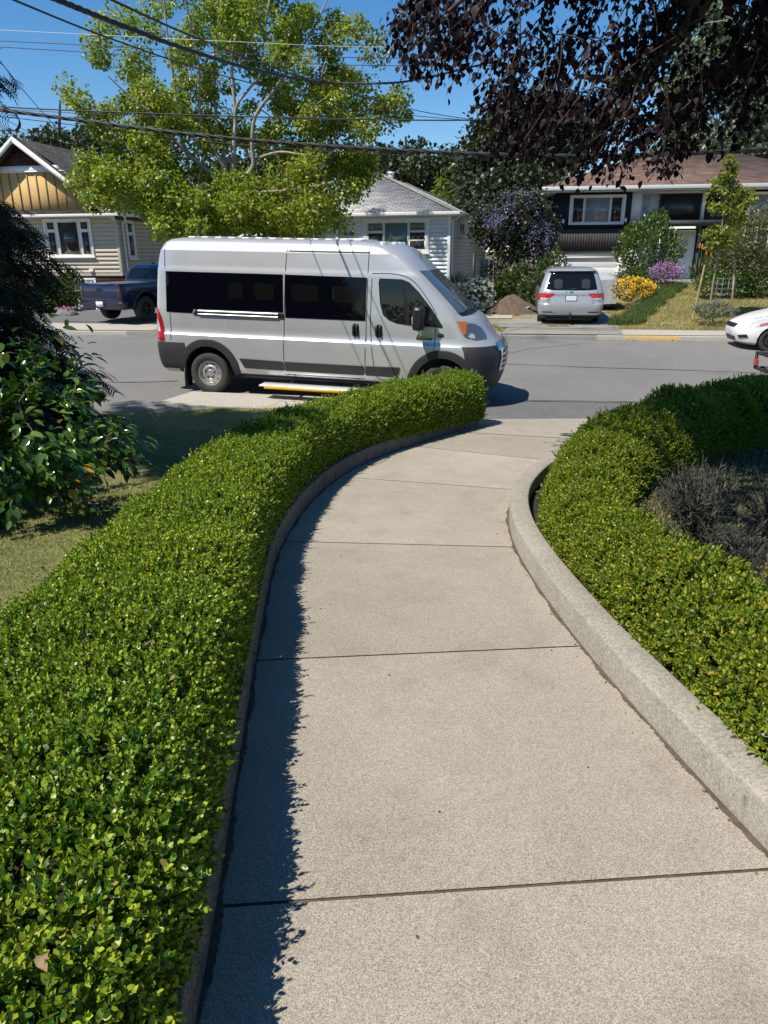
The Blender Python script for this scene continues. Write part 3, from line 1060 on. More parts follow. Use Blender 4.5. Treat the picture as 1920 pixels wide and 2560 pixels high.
def wheel(parent, x, y, r, w, rim_r, sg, kind='steel', name='wheel', holes=True):
    """tyre with a rim as sub-part; outer face towards sg*y"""
    t = MB()
    h = w / 2
    prof = [(rim_r * .98, -h * .75), (rim_r + .02, -h * .95), (r * .80, -h), (r * .93, -h * .96), (r * .985, -h * .80), (r, -h * .5), (r, h * .5), (r * .985, h * .80), (r * .93, h * .96), (r * .80, h), (rim_r + .02, h * .95), (rim_r * .98, h * .75)]
    t.lathe(prof, 40, 0, axis='Y')
    tw = t.build(name, P_rubber, parent, (x, y, r * .985), smooth=50)
    q = MB()
    e = sg
    if kind == 'steel':
        pr = [(rim_r, h * .80), (rim_r * .93, h * .78), (rim_r * .88, h * .30), (rim_r * .80, h * .34), (rim_r * .60, h * .62), (rim_r * .50, h * .66), (rim_r * .46, h * .52), (rim_r * .30, h * .50), (rim_r * .24, h * .62), (0.001, h * .66)]
        q.lathe([(a, e * b) for a, b in pr], 40, 0, axis='Y')
        for i in range(10):
            a = i * math.pi / 5
            cx, cz = rim_r * .72 * math.cos(a), rim_r * .72 * math.sin(a)
            q.lathe([(rim_r * .055, e * h * .52), (rim_r * .055, e * h * .535), (.0005, e * h * .536)], 10, 1, Matrix.Translation((cx, 0, cz)), 'Y')
        for i in range(5):
            a = i * math.pi * .4 + .3
            q.lathe([(rim_r * .065, e * h * .5), (rim_r * .06, e * h * .66), (.0005, e * h * .67)], 8, 1, Matrix.Translation((rim_r * .38 * math.cos(a), 0, rim_r * .38 * math.sin(a))), 'Y')
        mats = [P_steel, P_black]
    elif kind == 'black':
        pr = [(rim_r, h * .80), (rim_r * .93, h * .78), (rim_r * .86, h * .25), (rim_r * .70, h * .45), (rim_r * .5, h * .60), (rim_r * .30, h * .45), (.001, h * .5)]
        q.lathe([(a, e * b) for a, b in pr], 36, 0, axis='Y')
        for i in range(14):
            a = i * math.pi / 7
            q.lathe([(rim_r * .05, e * h * .5), (rim_r * .05, e * h * .52), (.0005, e * h * .521)], 8, 1, Matrix.Translation((rim_r * .68 * math.cos(a), 0, rim_r * .68 * math.sin(a))), 'Y')
        for i in range(5):
            a = i * math.pi * .4
            q.lathe([(rim_r * .05, e * h * .5), (rim_r * .045, e * h * .7), (.0005, e * h * .71)], 8, 1, Matrix.Translation((rim_r * .3 * math.cos(a), 0, rim_r * .3 * math.sin(a))), 'Y')
        mats = [P_bsteel, P_chrome]
    else:
        q.lathe([(a, e * b) for a, b in [(rim_r, h * .80), (rim_r * .92, h * .78), (rim_r * .88, h * .1), (.001, h * .05)]], 36, 1, axis='Y')
        for i in range(6):
            a = i * math.pi / 3
            M = Matrix.Rotation(-a, 4, 'Y')
            q.box(rim_r * .1, rim_r * .95, min(e * h * .25, e * h * .7), max(e * h * .25, e * h * .7), -rim_r * .10, rim_r * .10, 0, M)
        mats = [mat('bronze_alloy', (.10, .085, .06), .4, .7), P_black]
    q.build('rim', mats, tw, smooth=40)
    return tw

# ---- the silver passenger van
VAN = empty('passenger_van', (-2.78, 13.49, -.68), (0, .0259, R(-13)), 'silver high roof passenger van with black side glass and grey bumpers parked along the street', 'van')
V = Shell([
    (.33, -.86, 4.86, .90, .10, .10, .45, .60), (.38, -.90, 4.89, .965, .10, .12, .50, .68), (.45, -.92, 4.91, 1.00, .10, .14, .52, .74),
    (.62, -.95, 4.94, 1.02, .10, .16, .54, .78), (.80, -.96, 4.95, 1.028, .10, .16, .55, .80), (.94, -.96, 4.93, 1.032, .10, .16, .56, .80),
    (.985, -.96, 4.90, 1.028, .10, .16, .56, .80), (1.02, -.96, 4.87, 1.005, .10, .16, .55, .79), (1.07, -.96, 4.82, .993, .10, .16, .54, .79), (1.12, -.96, 4.765, .995, .10, .16, .54, .78),
    (1.20, -.96, 4.70, .997, .10, .16, .52, .76), (1.28, -.955, 4.64, .997, .10, .16, .48, .74), (1.35, -.95, 4.58, .996, .10, .16, .42, .72), (1.42, -.945, 4.50, .994, .10, .16, .36, .70),
    (1.455, -.94, 4.42, .992, .10, .16, .30, .70), (1.48, -.94, 4.37, .990, .10, .16, .24, .70), (1.60, -.93, 4.245, .985, .10, .16, .22, .68), (1.80, -.915, 4.02, .975, .10, .17, .20, .66),
    (1.98, -.90, 3.825, .962, .10, .18, .20, .64), (2.04, -.895, 3.76, .958, .10, .18, .20, .64), (2.07, -.89, 3.725, .945, .10, .18, .20, .63), (2.13, -.885, 3.66, .935, .10, .18, .22, .63),
    (2.25, -.87, 3.54, .912, .10, .19, .26, .62), (2.34, -.85, 3.44, .894, .10, .20, .30, .62), (2.355, -.845, 3.42, .878, .10, .20, .32, .62), (2.42, -.82, 3.33, .855, .12, .22, .36, .62),
    (2.47, -.79, 3.22, .82, .14, .24, .40, .62), (2.51, -.73, 3.08, .76, .16, .26, .45, .60), (2.535, -.62, 2.90, .66, .20, .30, .5, .55), (2.55, -.45, 2.6, .50, .2, .3, .5, .45)])
V.body('body', [P_silver, P_black], VAN, [(0, .36, .455), (4.04, .36, .455)], depth=.55, smooth=25)
m = MB()
V.patch(m, 'side', [(-.72, 1.35), (-.25, 1.345), (-.22, 1.415), (1.375, 1.415), (1.375, 2.005), (-.695, 2.005)], sg=-1, off=.006)
m.build('side_window', P_glass, VAN)
m = MB()
V.patch(m, 'side', [(1.41, 1.335), (2.765, 1.335), (2.775, 1.995), (1.41, 2.005)], sg=-1, off=.006)
m.build('side_window', P_glass, VAN)
M_seethru = mat('far_window_light', (.0055, .0055, .006), .10, spec=.2)  # lighter colour patches imitate far-side window light showing through the dark glass
for sg_, xs_ in ((-1, ((.42, .68), (.88, 1.22), (1.52, 1.98), (2.22, 2.66))),):
    for x0, x1 in xs_:
        m = MB()
        V.patch(m, 'side', rpoly(x0, x1, 1.60, 1.86, .05), sg=sg_, off=.009)
        m.build('window_glass_tone', M_seethru, VAN)
m = MB()
V.patch(m, 'side', rpoly(-.68, 2.7, 1.35, 2.0, .04), sg=1, off=.006)
m.build('side_window', P_glass, VAN)
# sliding rail under the rear window
m = MB()
for z, h in ((1.385, .030), (1.335, .020)):
    G = []
    for zz, o in ((z - h / 2, .006), (z - h / 2, .03), (z + h / 2, .03), (z + h / 2, .006)):
        x = np.linspace(-.13, 1.29, 12)
        G.append(np.c_[x, -(V.side(x, np.full_like(x, zz)) + o), np.full_like(x, zz)])
    m.grid(np.array(G))
m.build('door_rail', mat('satin_rail', (.50, .50, .51), .38, .7), VAN)
m = MB()
V.patch(m, 'side', [(-.24, 1.325), (-.12, 1.315), (-.12, 1.41), (-.17, 1.405)], sg=-1, off=.014)
V.patch(m, 'side', [(-.12, 1.350), (1.29, 1.350), (1.29, 1.372), (-.12, 1.372)], sg=-1, off=.010)
V.patch(m, 'side', rpoly(1.28, 1.39, 1.315, 1.40, .02), sg=-1, off=.014)
m.build('rail_cap', P_black, VAN)
# awning rail above the sliding door
m = MB()
x = np.linspace(1.46, 2.78, 12)
m.tube(np.c_[x, -(V.side(x, np.full_like(x, 2.37)) + .006), np.full_like(x, 2.372)], .014, 8)
m.build('drip_rail', mat('grey_rail', (.35, .34, .33), .4, .4), VAN, smooth=60)
# panel gaps
m = MB()
for pts in ([(1.43, 2.46), (1.415, 2.0), (1.39, 1.3), (1.375, .9), (1.375, .40)], [(2.79, 2.46), (2.785, 1.7), (2.775, 1.0), (2.77, .40)],
            [(2.86, 2.06), (2.85, 1.4), (2.87, 1.0), (2.94, .55), (3.02, .42), (3.30, .405)], [(3.905, 1.27), (3.90, 1.0), (3.895, .86)],
            [(2.86, 2.06), (3.2, 2.06), (3.44, 2.01), (3.62, 1.87), (3.86, 1.56), (3.91, 1.45), (3.92, 1.30)], [(-.72, 2.44), (-.71, 2.05)], [(-.66, 1.33), (-.66, 1.02), (-.66, .88)],
            [(1.39, .405), (2.76, .405)]):
    m = MB()
    V.line(m, 'side', pts, .012, .0025, -1)
    m.build('panel_gap', P_seam, VAN)
# cladding
for p in ([(.575, .635), (1.36, .62), (1.365, .465), (.66, .475)], [(1.39, .62), (2.755, .62), (2.755, .465), (1.39, .465)], [(2.785, .62), (3.36, .63), (3.32, .46), (2.785, .465)]):
    for sg in (-1, 1):
        m = MB()
        V.patch(m, 'side', p, sg=sg, off=.012)
        m.build('side_cladding', P_plastic, VAN)
# wheel arch trims
def arch_trim(sh, mb, cx, cz, r0, r1, a0, a1, off, sg, n=30):
    a = np.linspace(R(a0), R(a1), n)
    G = []
    for r, o in ((r0, -.06), (r0, off), ((r0 + r1) / 2, off * 1.2), (r1 - .01, off), (r1, .002)):
        x, z = cx + r * np.cos(a), np.clip(cz + r * np.sin(a), .34, 9)
        G.append(np.c_[x, sg * (sh.side(x, z) + o), z])
    mb.grid(np.array(G))
for cx in (0, 4.04):
    for sg in (-1, 1):
        m = MB()
        arch_trim(V, m, cx, .36, .45, .575, -8, 188, .022, sg)
        m.build('arch_trim', P_plastic, VAN, smooth=40)
# bumpers
m = MB()
V.nose_band(m, .40, .85, -.42, .022, 8, rear=True)
m.build('rear_bumper', P_plastic, VAN, smooth=45)
m = MB()
V.nose_band(m, .32, 1.00, 4.43, .030, 10)
m.build('front_bumper', P_plastic, VAN, smooth=45)
m = MB()
V.patch(m, 'front', [(-.52, .62), (-.46, .98), (.46, .98), (.52, .62)], off=.038)
m.build('grille', P_black, VAN)
m = MB()
V.patch(m, 'front', [(-.66, .93), (-.60, 1.05), (.60, 1.05), (.66, .93)], off=.050)
for z, w in ((.62, .55), (.70, .54), (.78, .53), (.86, .52)):
    V.patch(m, 'front', [(-w, z - .012), (-w, z + .012), (w, z + .012), (w, z - .012)], off=.046)
V.patch(m, 'front', [(-.62, .60), (-.56, .95), (-.50, .95), (-.56, .60)], off=.048)
V.patch(m, 'front', [(.62, .60), (.56, .95), (.50, .95), (.56, .60)][::-1], off=.048)
m.build('grille_bar', P_chrome, VAN)
m = MB()
V.patch(m, 'front', rpoly(-.93, -.74, .60, .74, .03), off=.036)
m.build('fog_lamp_recess', P_black, VAN)
m = MB()
V.patch(m, 'front', rpoly(.74, .93, .60, .74, .03), off=.036)
m.build('fog_lamp_recess', P_black, VAN)
# head and tail lamps
for sg in (-1, 1):
    m = MB()
    V.patch(m, 'side', [(4.23, 1.385), (4.29, 1.27), (4.38, 1.15), (4.54, 1.10), (4.69, 1.105), (4.66, 1.18), (4.58, 1.28), (4.49, 1.335), (4.36, 1.37)], sg=sg, off=.010, n=40, mi=0)
    V.patch(m, 'side', [(4.235, 1.375), (4.29, 1.265), (4.35, 1.18), (4.385, 1.20), (4.36, 1.28), (4.39, 1.33), (4.44, 1.345), (4.36, 1.362)], sg=sg, off=.014, n=24, mi=1)
    V.patch(m, 'side', [(4.42, 1.15), (4.47, 1.125), (4.53, 1.125), (4.50, 1.19), (4.45, 1.205)], sg=sg, off=.014, n=20, mi=2)
    m.build('headlight', [P_head, P_amber, P_clear], VAN)
    m = MB()
    tl = [(-.915, 1.45), (-.86, 1.36), (-.82, 1.25), (-.79, 1.05), (-.78, .88), (-.90, .87), (-.93, .92), (-.945, 1.2)]
    V.patch(m, 'side', tl, sg=sg, off=.012, n=24)
    V.patch(m, 'side', [(-.935, 1.24), (-.90, 1.22), (-.865, 1.15), (-.85, 1.02), (-.90, 1.02), (-.935, 1.04)], sg=sg, off=.017, n=12, mi=1)
    m.build('tail_light', [P_red, P_clear], VAN)
# windscreen, door glass
m = MB()
zz = np.linspace(1.485, 2.115, 16)
yy = np.linspace(-1, 1, 25)
G = np.array([[(V.front(y * (.90 - (z - 1.48) * .10), z) + .007, y * (.90 - (z - 1.48) * .10), z) for y in yy] for z in zz])
m.grid(G)
m.build('windscreen', P_glass3, VAN, smooth=60)
m = MB()
G = np.array([[(V.front(y * .88, z) + .011, y * .88, z) for y in yy] for z in (1.462, 1.478, 1.51)])
m.grid(G)
for y in (-.45, .25):
    m.tube([(V.front(np.array(y - .35), np.array(1.50)) + .03, y - .35, 1.50), (V.front(np.array(y), np.array(1.54)) + .035, y, 1.54), (V.front(np.array(y + .35), np.array(1.53)) + .03, y + .35, 1.53)], .012, 6)
m.build('wiper', P_black, VAN, smooth=60)
for sg in (-1, 1):
    m = MB()
    fr = [(2.965, 1.93), (2.98, 1.99), (3.34, 1.985), (3.46, 1.945), (3.62, 1.80), (3.84, 1.55), (4.02, 1.30), (4.01, 1.275), (3.46, 1.295), (3.28, 1.315), (3.15, 1.36), (3.05, 1.44), (3.0, 1.6)]
    V.patch(m, 'side', fr, sg=sg, off=.005, n=50)
    m.build('door_window_frame', P_black, VAN)
    m = MB()
    V.patch(m, 'side', [(2.995, 1.92), (3.01, 1.965), (3.355, 1.96), (3.43, 1.32), (3.29, 1.335), (3.17, 1.375), (3.08, 1.45), (3.03, 1.6)], sg=sg, off=.009, n=30)
    V.patch(m, 'side', [(3.40, 1.95), (3.45, 1.915), (3.60, 1.785), (3.80, 1.56), (3.82, 1.30), (3.49, 1.315)], sg=sg, off=.009, n=24)
    m.build('door_window', P_glass2, VAN)
    # mirror
    m = MB()
    y = sg * 1.04
    m.box(3.64, 3.88, min(y, y + sg * .10), max(y, y + sg * .10), 1.35, 1.43)
    ma = m.build('mirror', P_black, VAN, bevel=.02)
    m = MB()
    yc = sg * 1.22
    for x0, x1, z0, z1 in ((3.58, 3.76, 1.245, 1.60),):
        m.box(x0, x1, yc - .11, yc + .11, z0, z1)
    m.build('mirror_housing', P_black, ma, bevel=.05, smooth=60)
    m = MB()
    m.box(3.572, 3.60, yc - .07, yc + .116, 1.33, 1.46)
    m.build('turn_signal', P_clear, ma, bevel=.012)
# handles
for x in (2.60, 2.985):
    m = MB()
    V.patch(m, 'side', rpoly(x - .055, x + .06, 1.085, 1.285, .035), sg=-1, off=.005)
    for dx in (-.03, .025):
        yv = -(float(V.side(np.array(x), np.array(1.18))) + .02)
        m.tube([(x + dx, yv + .02, 1.10), (x + dx, yv - .012, 1.13), (x + dx, yv - .012, 1.24), (x + dx, yv + .02, 1.27)], .016, 6)
    m.build('door_handle', P_black, VAN, smooth=60)
# badges
m = MB()
V.patch(m, 'side', rpoly(3.60, 3.86, 1.08, 1.115, .008), sg=-1, off=.006, mi=1)
V.patch(m, 'side', rpoly(3.60, 3.86, 1.125, 1.135, .004), sg=-1, off=.006, mi=0)
m.build('badge_strip', [P_chrome, mat('badge_red', (.10, .012, .01), .4)], VAN)
def to_mesh(o):
    bpy.context.view_layer.update()
    me = bpy.data.meshes.new_from_object(o.evaluated_get(bpy.context.evaluated_depsgraph_get()))
    n = o.name
    q = bpy.data.objects.new(n, me)
    COL.objects.link(q)
    q.parent = o.parent
    q.location = o.location
    q.rotation_euler = o.rotation_euler
    bpy.data.objects.remove(o)
    q.name = n
    return q
def text(body, name, m, parent, loc, rot, size, ext=.004, shear=0., align='CENTER'):
    c = bpy.data.curves.new(name, 'FONT')
    c.body = body
    c.size = size
    c.extrude = ext
    c.shear = shear
    c.align_x = align
    o = bpy.data.objects.new(name, c)
    COL.objects.link(o)
    o.data.materials.append(m)
    o.location = loc
    o.rotation_euler = rot
    o.parent = parent
    return o
to_mesh(text('2500', 'badge_lettering', P_chrome, VAN, (3.73, -1.003, 1.145), (R(90), 0, 0), .125))
to_mesh(text('PROMASTER', 'badge_lettering', P_chrome, VAN, (3.73, -1.007, 1.087), (R(90), 0, 0), .034, .002))
m = MB()
V.patch(m, 'side', [(3.935, 1.16), (3.955, 1.185), (3.99, 1.195), (4.03, 1.185), (4.05, 1.16), (4.03, 1.135), (3.99, 1.125), (3.955, 1.135)], sg=-1, off=.006)
m.build('fender_badge', P_black, VAN)
m = MB()
V.line(m, 'side', [(3.96, 1.155), (3.99, 1.172), (4.03, 1.165)], .012, .009, -1)
m.build('badge_swoosh', P_chrome, VAN)
# step board
m = MB()
m.box(1.02, 3.16, -1.30, -1.03, .235, .262)
sb = m.build('step_board', P_alu, VAN, bevel=.008)
m = MB()
m.box(1.12, 3.16, -1.318, -1.302, .205, .255)
m.build('edge_strip', P_yel, sb)
m = MB()
for x in np.arange(1.06, 3.14, .045):
    m.box(x, x + .020, -1.29, -1.05, .262, .270)
m.build('tread', mat('tread_white', (.78, .77, .75), .5), sb)
m = MB()
for x in (1.5, 2.6):
    m = MB()
    m.bar((x, -1.15, .235), (x, -.75, .33), .05, .03)
    m.build('bracket', P_black, sb)
# underbody, mud flap, antenna, lights, roof ribs
m = MB()
m.box(-.8, 4.7, -.5, .5, .26, .345)
m.box(.5, 3.5, -.95, .95, .30, .36)
m.build('underbody', P_black, VAN)
for sg in (-1, 1):
    m = MB()
    m.box(-.47, -.455, sg * .88 - .13, sg * .88 + .13, .09, .42)
    m.build('mud_flap', P_black, VAN)
m = MB()
m.tube([(3.55, -.25, 2.15), (3.50, -.25, 2.30), (3.44, -.25, 2.62)], [.012, .006, .004], 6)
m.build('antenna', P_black, VAN)
for y in (-.62, -.31, 0, .31, .62):
    m = MB()
    x = float(V.front(np.array(y), np.array(2.49))) - .02
    m.lathe([(.07, 0), (.068, .03), (.05, .055), (.001, .062)], 12, 0, Matrix.Translation((x - .05, y, 2.475)))
    m.build('marker_light', P_clear, VAN, smooth=60)
m = MB()
for i, x in enumerate(np.linspace(-.45, 2.45, 13)):
    m.box(x, x + .13, -.56, .56, 2.535, 2.562)
m.build('roof_rib', mat('roof_white', (.62, .63, .64), .4), VAN, bevel=.012)
m = MB()
V.patch(m, 'rear', rpoly(-.60, -.03, 1.45, 2.05, .06), off=.006)
m.build('rear_window', P_glass, VAN)
m = MB()
V.patch(m, 'rear', rpoly(.03, .60, 1.45, 2.05, .06), off=.006)
m.build('rear_window', P_glass, VAN)
m = MB()
m.box(2.9, 3.35, -.75, -.3, .95, 1.55)
m.box(2.85, 3.0, -.72, -.33, 1.45, 1.85)
m.build('seat', P_seat, VAN, bevel=.05)
m = MB()
m.box(2.9, 3.35, .3, .75, .95, 1.55)
m.box(2.85, 3.0, .33, .72, 1.45, 1.85)
m.build('seat', P_seat, VAN, bevel=.05)
for x in (0, 4.04):
    for sg in (-1, 1):
        wheel(VAN, x, sg * .90, .352, .225, .215, sg)
# ------------------------------------------------------------------ houses
def shingles(name, c1, c2, sx, sy, rough=.9):
    m = bpy.data.materials.new(name)
    MATS[name] = m
    m.use_nodes = True
    N, L = m.node_tree.nodes, m.node_tree.links
    b = N['Principled BSDF']
    b.inputs['Roughness'].default_value = rough
    b.inputs['Specular IOR Level'].default_value = .2
    uv = N.new('ShaderNodeUVMap')
    br = N.new('ShaderNodeTexBrick')
    br.inputs['Scale'].default_value = 1
    br.inputs['Brick Width'].default_value = sx
    br.inputs['Row Height'].default_value = sy
    br.inputs['Mortar Size'].default_value = sy * .07
    br.inputs['Color1'].default_value = (*c1, 1)
    br.inputs['Color2'].default_value = (*c2, 1)
    br.inputs['Mortar'].default_value = (*[c * .35 for c in c1], 1)
    br.inputs['Bias'].default_value = 0
    L.new(uv.outputs[0], br.inputs['Vector'])
    nz = N.new('ShaderNodeTexNoise')
    nz.inputs['Scale'].default_value = 1.3
    nz.inputs['Detail'].default_value = 7
    L.new(uv.outputs[0], nz.inputs['Vector'])
    mx = N.new('ShaderNodeMix')
    mx.data_type = 'RGBA'
    mx.blend_type = 'OVERLAY'
    mx.inputs[0].default_value = .55
    L.new(br.outputs['Color'], mx.inputs[6])
    L.new(nz.outputs['Fac'], mx.inputs[7])
    L.new(mx.outputs[2], b.inputs['Base Color'])
    bp = N.new('ShaderNodeBump')
    bp.inputs['Strength'].default_value = .6
    bp.inputs['Distance'].default_value = .015
    L.new(br.outputs['Fac'], bp.inputs['Height'])
    bp.invert = True
    L.new(bp.outputs[0], b.inputs['Normal'])
    return m
def uv_roof(o):
    """flat uv in metres on each face: u along the slope's level line, v up the slope"""
    me = o.data
    uvl = me.uv_layers.new(name='UVMap')
    for p in me.polygons:
        n = p.normal
        h = Vector((-n.y, n.x, 0))
        h = h.normalized() if h.length > .05 else Vector((1, 0, 0))
        v = n.cross(h)
        for li in p.loop_indices:
            c = me.vertices[me.loops[li].vertex_index].co
            uvl.data[li].uv = (c.dot(h), c.dot(v))
R_dark = shingles('dark_shingles', (.035, .034, .035), (.060, .058, .058), .33, .15)
R_grey = shingles('grey_shingles', (.27, .27, .262), (.43, .43, .415), .30, .145)
R_brown = shingles('brown_shingles', (.13, .082, .066), (.21, .138, .112), .33, .15)
R_wood = shingles('brown_wall_shingles', (.045, .022, .016), (.075, .038, .028), .14, .17)
W_beige = mat('beige_siding', (.46, .41, .335), .7, var=.05, vs=2)
W_white = mat('white_siding', (.66, .69, .73), .65, var=.04, vs=2)
W_trim = mat('white_trim', (.74, .73, .70), .55, var=.03, vs=4)
W_tan = mat('tan_panel', (.52, .33, .125), .75, var=.06, vs=2)
W_batten = mat('batten', (.24, .17, .09), .7)
W_black = mat('black_boards', (.012, .014, .024), .6, var=.25, vs=2)
W_brown = mat('charcoal_boards', (.045, .042, .044), .75, var=.2, vs=6)
W_stucco = mat('white_stucco', (.62, .61, .58), .85, var=.06, vs=6, bump=.2, bs=60)
W_metal = mat('gutter_metal', (.58, .60, .60), .45, .2)
W_brick = shingles('red_brick', (.26, .07, .045), (.34, .11, .07), .22, .075)
W_pane = glassmat('window_glass_tone', (.018, .022, .026), .03, 1.)
W_blind = mat('green_blind', (.10, .15, .135), .35, coat=.5)
W_palepane = mat('pale_pane', (.22, .24, .27), .3, coat=.6)  # pale glass tone; on the right-hand window it stands in for reflection
W_screen = mat('dark_screen', (.022, .024, .027), .35, coat=.3)
W_door = mat('white_door', (.78, .79, .80), .5)
W_conc = mat('foundation', (.30, .29, .26), .9, var=.15, vs=5)
W_stone = mat('stone_panel', (.22, .22, .23), .7, vs=3.5, col2=(.55, .54, .52), bump=.5, bs=5, detail=3)
W_rail = mat('black_rail', (.02, .02, .022), .5)
W_deck = mat('deck_wood', (.19, .13, .08), .8, var=.3, vs=5)

class House:
    def __init__(s, name, x, y, z, a, label):
        s.zg = z
        s.o = np.array([x, y])
        s.a = R(a)
        s.root = empty(name, (x, y, z), (0, 0, R(a)), label, 'house')
    def loc(s, px, py, yl):
        """local x, z of photo pixel on the plane local y = yl"""
        d = pxray(px, py)
        c, q = math.cos(s.a), math.sin(s.a)
        n = np.array([-q, c])
        t = (yl + (s.o @ n)) / (d[:2] @ n)
        p = d * t
        return float((p[:2] - s.o) @ np.array([c, q])), float(p[2] + EYE[2])
    def part(s, name, mb, m, parent=None, rot=0, **k):
        p = parent or s.root
        o = mb.build(name, m, p, (0, 0, -s.zg if parent is None else 0), (0, 0, rot), **k)
        return o
def lap(mb, p0, p1, z0, z1, e=.15, mi=0, t=.009):
    """lap siding from p0 to p1, outer face on the right of the direction"""
    p0, p1 = np.array(p0, float), np.array(p1, float)
    d = (p1 - p0) / np.linalg.norm(p1 - p0)
    n = np.array([d[1], -d[0]])
    z = z0
    rows = []
    while z < z1 - 1e-4:
        zt = min(z + e, z1)
        for zz, o in ((z, 0), (z, t), (zt, .002)):
            a, b = p0 + n * o, p1 + n * o
            rows.append([(*a, zz), (*b, zz)])
        z = zt
    mb.grid(np.array(rows), mi)
    # a solid back so the wall has thickness
    a, b = p0 - n * .12, p1 - n * .12
    mb.add([(*p0, z0), (*p1, z0), (*b, z0), (*a, z0), (*p0, z1), (*p1, z1), (*b, z1), (*a, z1)], [(0, 3, 2, 1), (4, 5, 6, 7), (0, 1, 5, 4), (2, 3, 7, 6), (0, 4, 7, 3), (1, 2, 6, 5)], mi)
def window(h, x0, x1, z0, z1, lights, right=False, trim=.09, y=0., frame=W_trim, proud=.045, sill=True):
    """lights: (x0, x1, z0, z1, material). frame boards fill what the lights leave"""
    m = MB()
    t = trim
    yo = y - proud
    m.box(x0, x1, yo, y + .02, z1 - t, z1)
    m.box(x0, x1, yo, y + .02, z0, z0 + t)
    m.box(x0, x0 + t, yo, y + .02, z0 + t, z1 - t)
    m.box(x1 - t, x1, yo, y + .02, z0 + t, z1 - t)
    if sill:
        m.box(x0 - .04, x1 + .04, yo - .05, yo + .001, z0 - .03, z0 + .03)
    # backing, mullions
    m.box(x0 + t, x1 - t, y - .018, y - .004, z0 + t, z1 - t)
    rot = R(90) if right else 0
    w = h.part('window', m, frame, None, rot, bevel=.006)
    for a, b, c, d, mm in lights:
        f = MB()
        e = .035
        f.box(a - e, b + e, yo + .012, y - .018, d, d + e)
        f.box(a - e, b + e, yo + .012, y - .018, c - e, c)
        f.box(a - e, a, yo + .012, y - .018, c, d)
        f.box(b, b + e, yo + .012, y - .018, c, d)
        f.build('sash', frame, w)
        g = MB()
        g.box(a, b, y - .026, y - .021, c, d)
        g.build('pane', mm, w)
    return w
def roof_slab(mb, pts, th=.10, mi=0):
    """sloping slab from a polygon of 3-D points"""
    k = len(pts)
    P = np.array(pts, float)
    Q = P - np.array([0, 0, th])
    f = [tuple(range(k)), tuple(range(2 * k - 1, k - 1, -1))]
    for i in range(k):
        j = (i + 1) % k
        f.append((i, i + k, j + k, j))
    mb.add(np.vstack([P, Q]), f, mi)
    return mb

# ---- beige gabled house on the left
H = House('beige_house', -10.78, 31.5, -.42, -11, 'beige gabled house with a tan panelled gable behind the blue pickup')
m = MB()
lap(m, (-7.6, 0), (-.09, 0), .78, 3.05, .165)
lap(m, (0, .09), (0, 10), .78, 3.05, .165)
m.box(-7.5, -.1, .1, 9.9, 3.0, 3.05)
H.part('wall', m, W_beige)
m = MB()
m.box(-.10, .02, -.02, .10, .74, 3.05)
m.box(-7.6, .01, -.022, .02, .70, .80)
m.box(-.05, .022, .10, 10, .70, .80)
for q in m.each():
    H.part('corner_board', q, W_beige, bevel=.004)
m = MB()
m.box(-7.6, -.03, .02, .2, -.45, .72)
m.box(-.2, -.03, .2, 10, -.45, .72)
uv_roof(H.part('basement_wall', m, R_wood))
m = MB()
ax, az, ov, yb = -3.80, 5.93, .42, 10.4
sl = .745
for s_ in (1, -1):
    xe = ax + s_ * 3.98
    ze = az - sl * 3.98
    roof_slab(m, [(ax, -ov, az), (ax, yb, az), (xe, yb, ze), (xe, -ov, ze)][::s_], .09)
uv_roof(H.part('roof', m, R_dark, fix=True))
m = MB()
for s_ in (1, -1):
    x1 = ax + s_ * 4.0
    m.prism([(ax, az + .03), (x1, az - sl * 4.0 + .03), (x1, az - sl * 4.0 - .18), (ax, az - .20)][::s_], -ov - .035, -ov - .002)
H.part('rake_board', m, W_trim, fix=True)
m = MB()
m.prism([(-7.4, 3.26), (-.2, 3.26), (-2.05, 4.64), (-2.19, 4.74), (-5.41, 4.74), (-5.5, 4.70)], .0, .12)
H.part('gable_panel', m, W_tan, fix=True)
for i in range(17):
    x = -7.0 + i * .41
    zt = min(4.73, az - .12 - sl * abs(x - ax))
    if zt > 3.35:
        m = MB()
        m.box(x - .022, x + .022, -.03, .0, 3.28, zt)
        H.part('batten', m, W_batten)
m = MB()
m.prism([(-2.1, 4.74), (-2.36, 4.94), (-5.24, 4.94), (-5.5, 4.74)][::-1], -.05, .10)
m.prism([(-2.0, 4.70), (-2.05, 4.745), (-5.55, 4.745), (-5.6, 4.70)][::-1], -.07, .09)
H.part('gable_band', m, W_trim, fix=True)
m = MB()
m.prism([(-2.36, 4.94), (ax, 5.86), (-5.24, 4.94)], .01, .12)
uv_roof(H.part('gable_top', m, R_wood, fix=True))
m = MB()
roof_slab(m, [(-7.7, -.50, 3.07), (.25, -.50, 3.07), (.0, .0, 3.30), (-7.7, .0, 3.30)], .05)
roof_slab(m, [(.25, -.50, 3.07), (.35, 2.0, 3.07), (.35, 10.3, 3.07), (0, 10.3, 3.28), (0, .0, 3.30)], .05)
uv_roof(H.part('pent_roof', m, R_dark, fix=True))
m = MB()
m.box(-7.7, .34, -.60, -.50, 2.99, 3.09)
m.box(.35, .44, -.60, 10.3, 2.99, 3.09)
m.box(-7.6, -.0, -.5, -.02, 2.985, 3.012)
H.part('gutter', m, W_trim, bevel=.012)
m = MB()
m.tube([(.38, .0, 3.0), (.30, .20, 2.85), (.06, .33, 2.72), (.06, .33, .95), (.10, .36, .75), (.10, .36, -.3)], .04, 8)
H.part('downspout', m, W_trim, smooth=60)
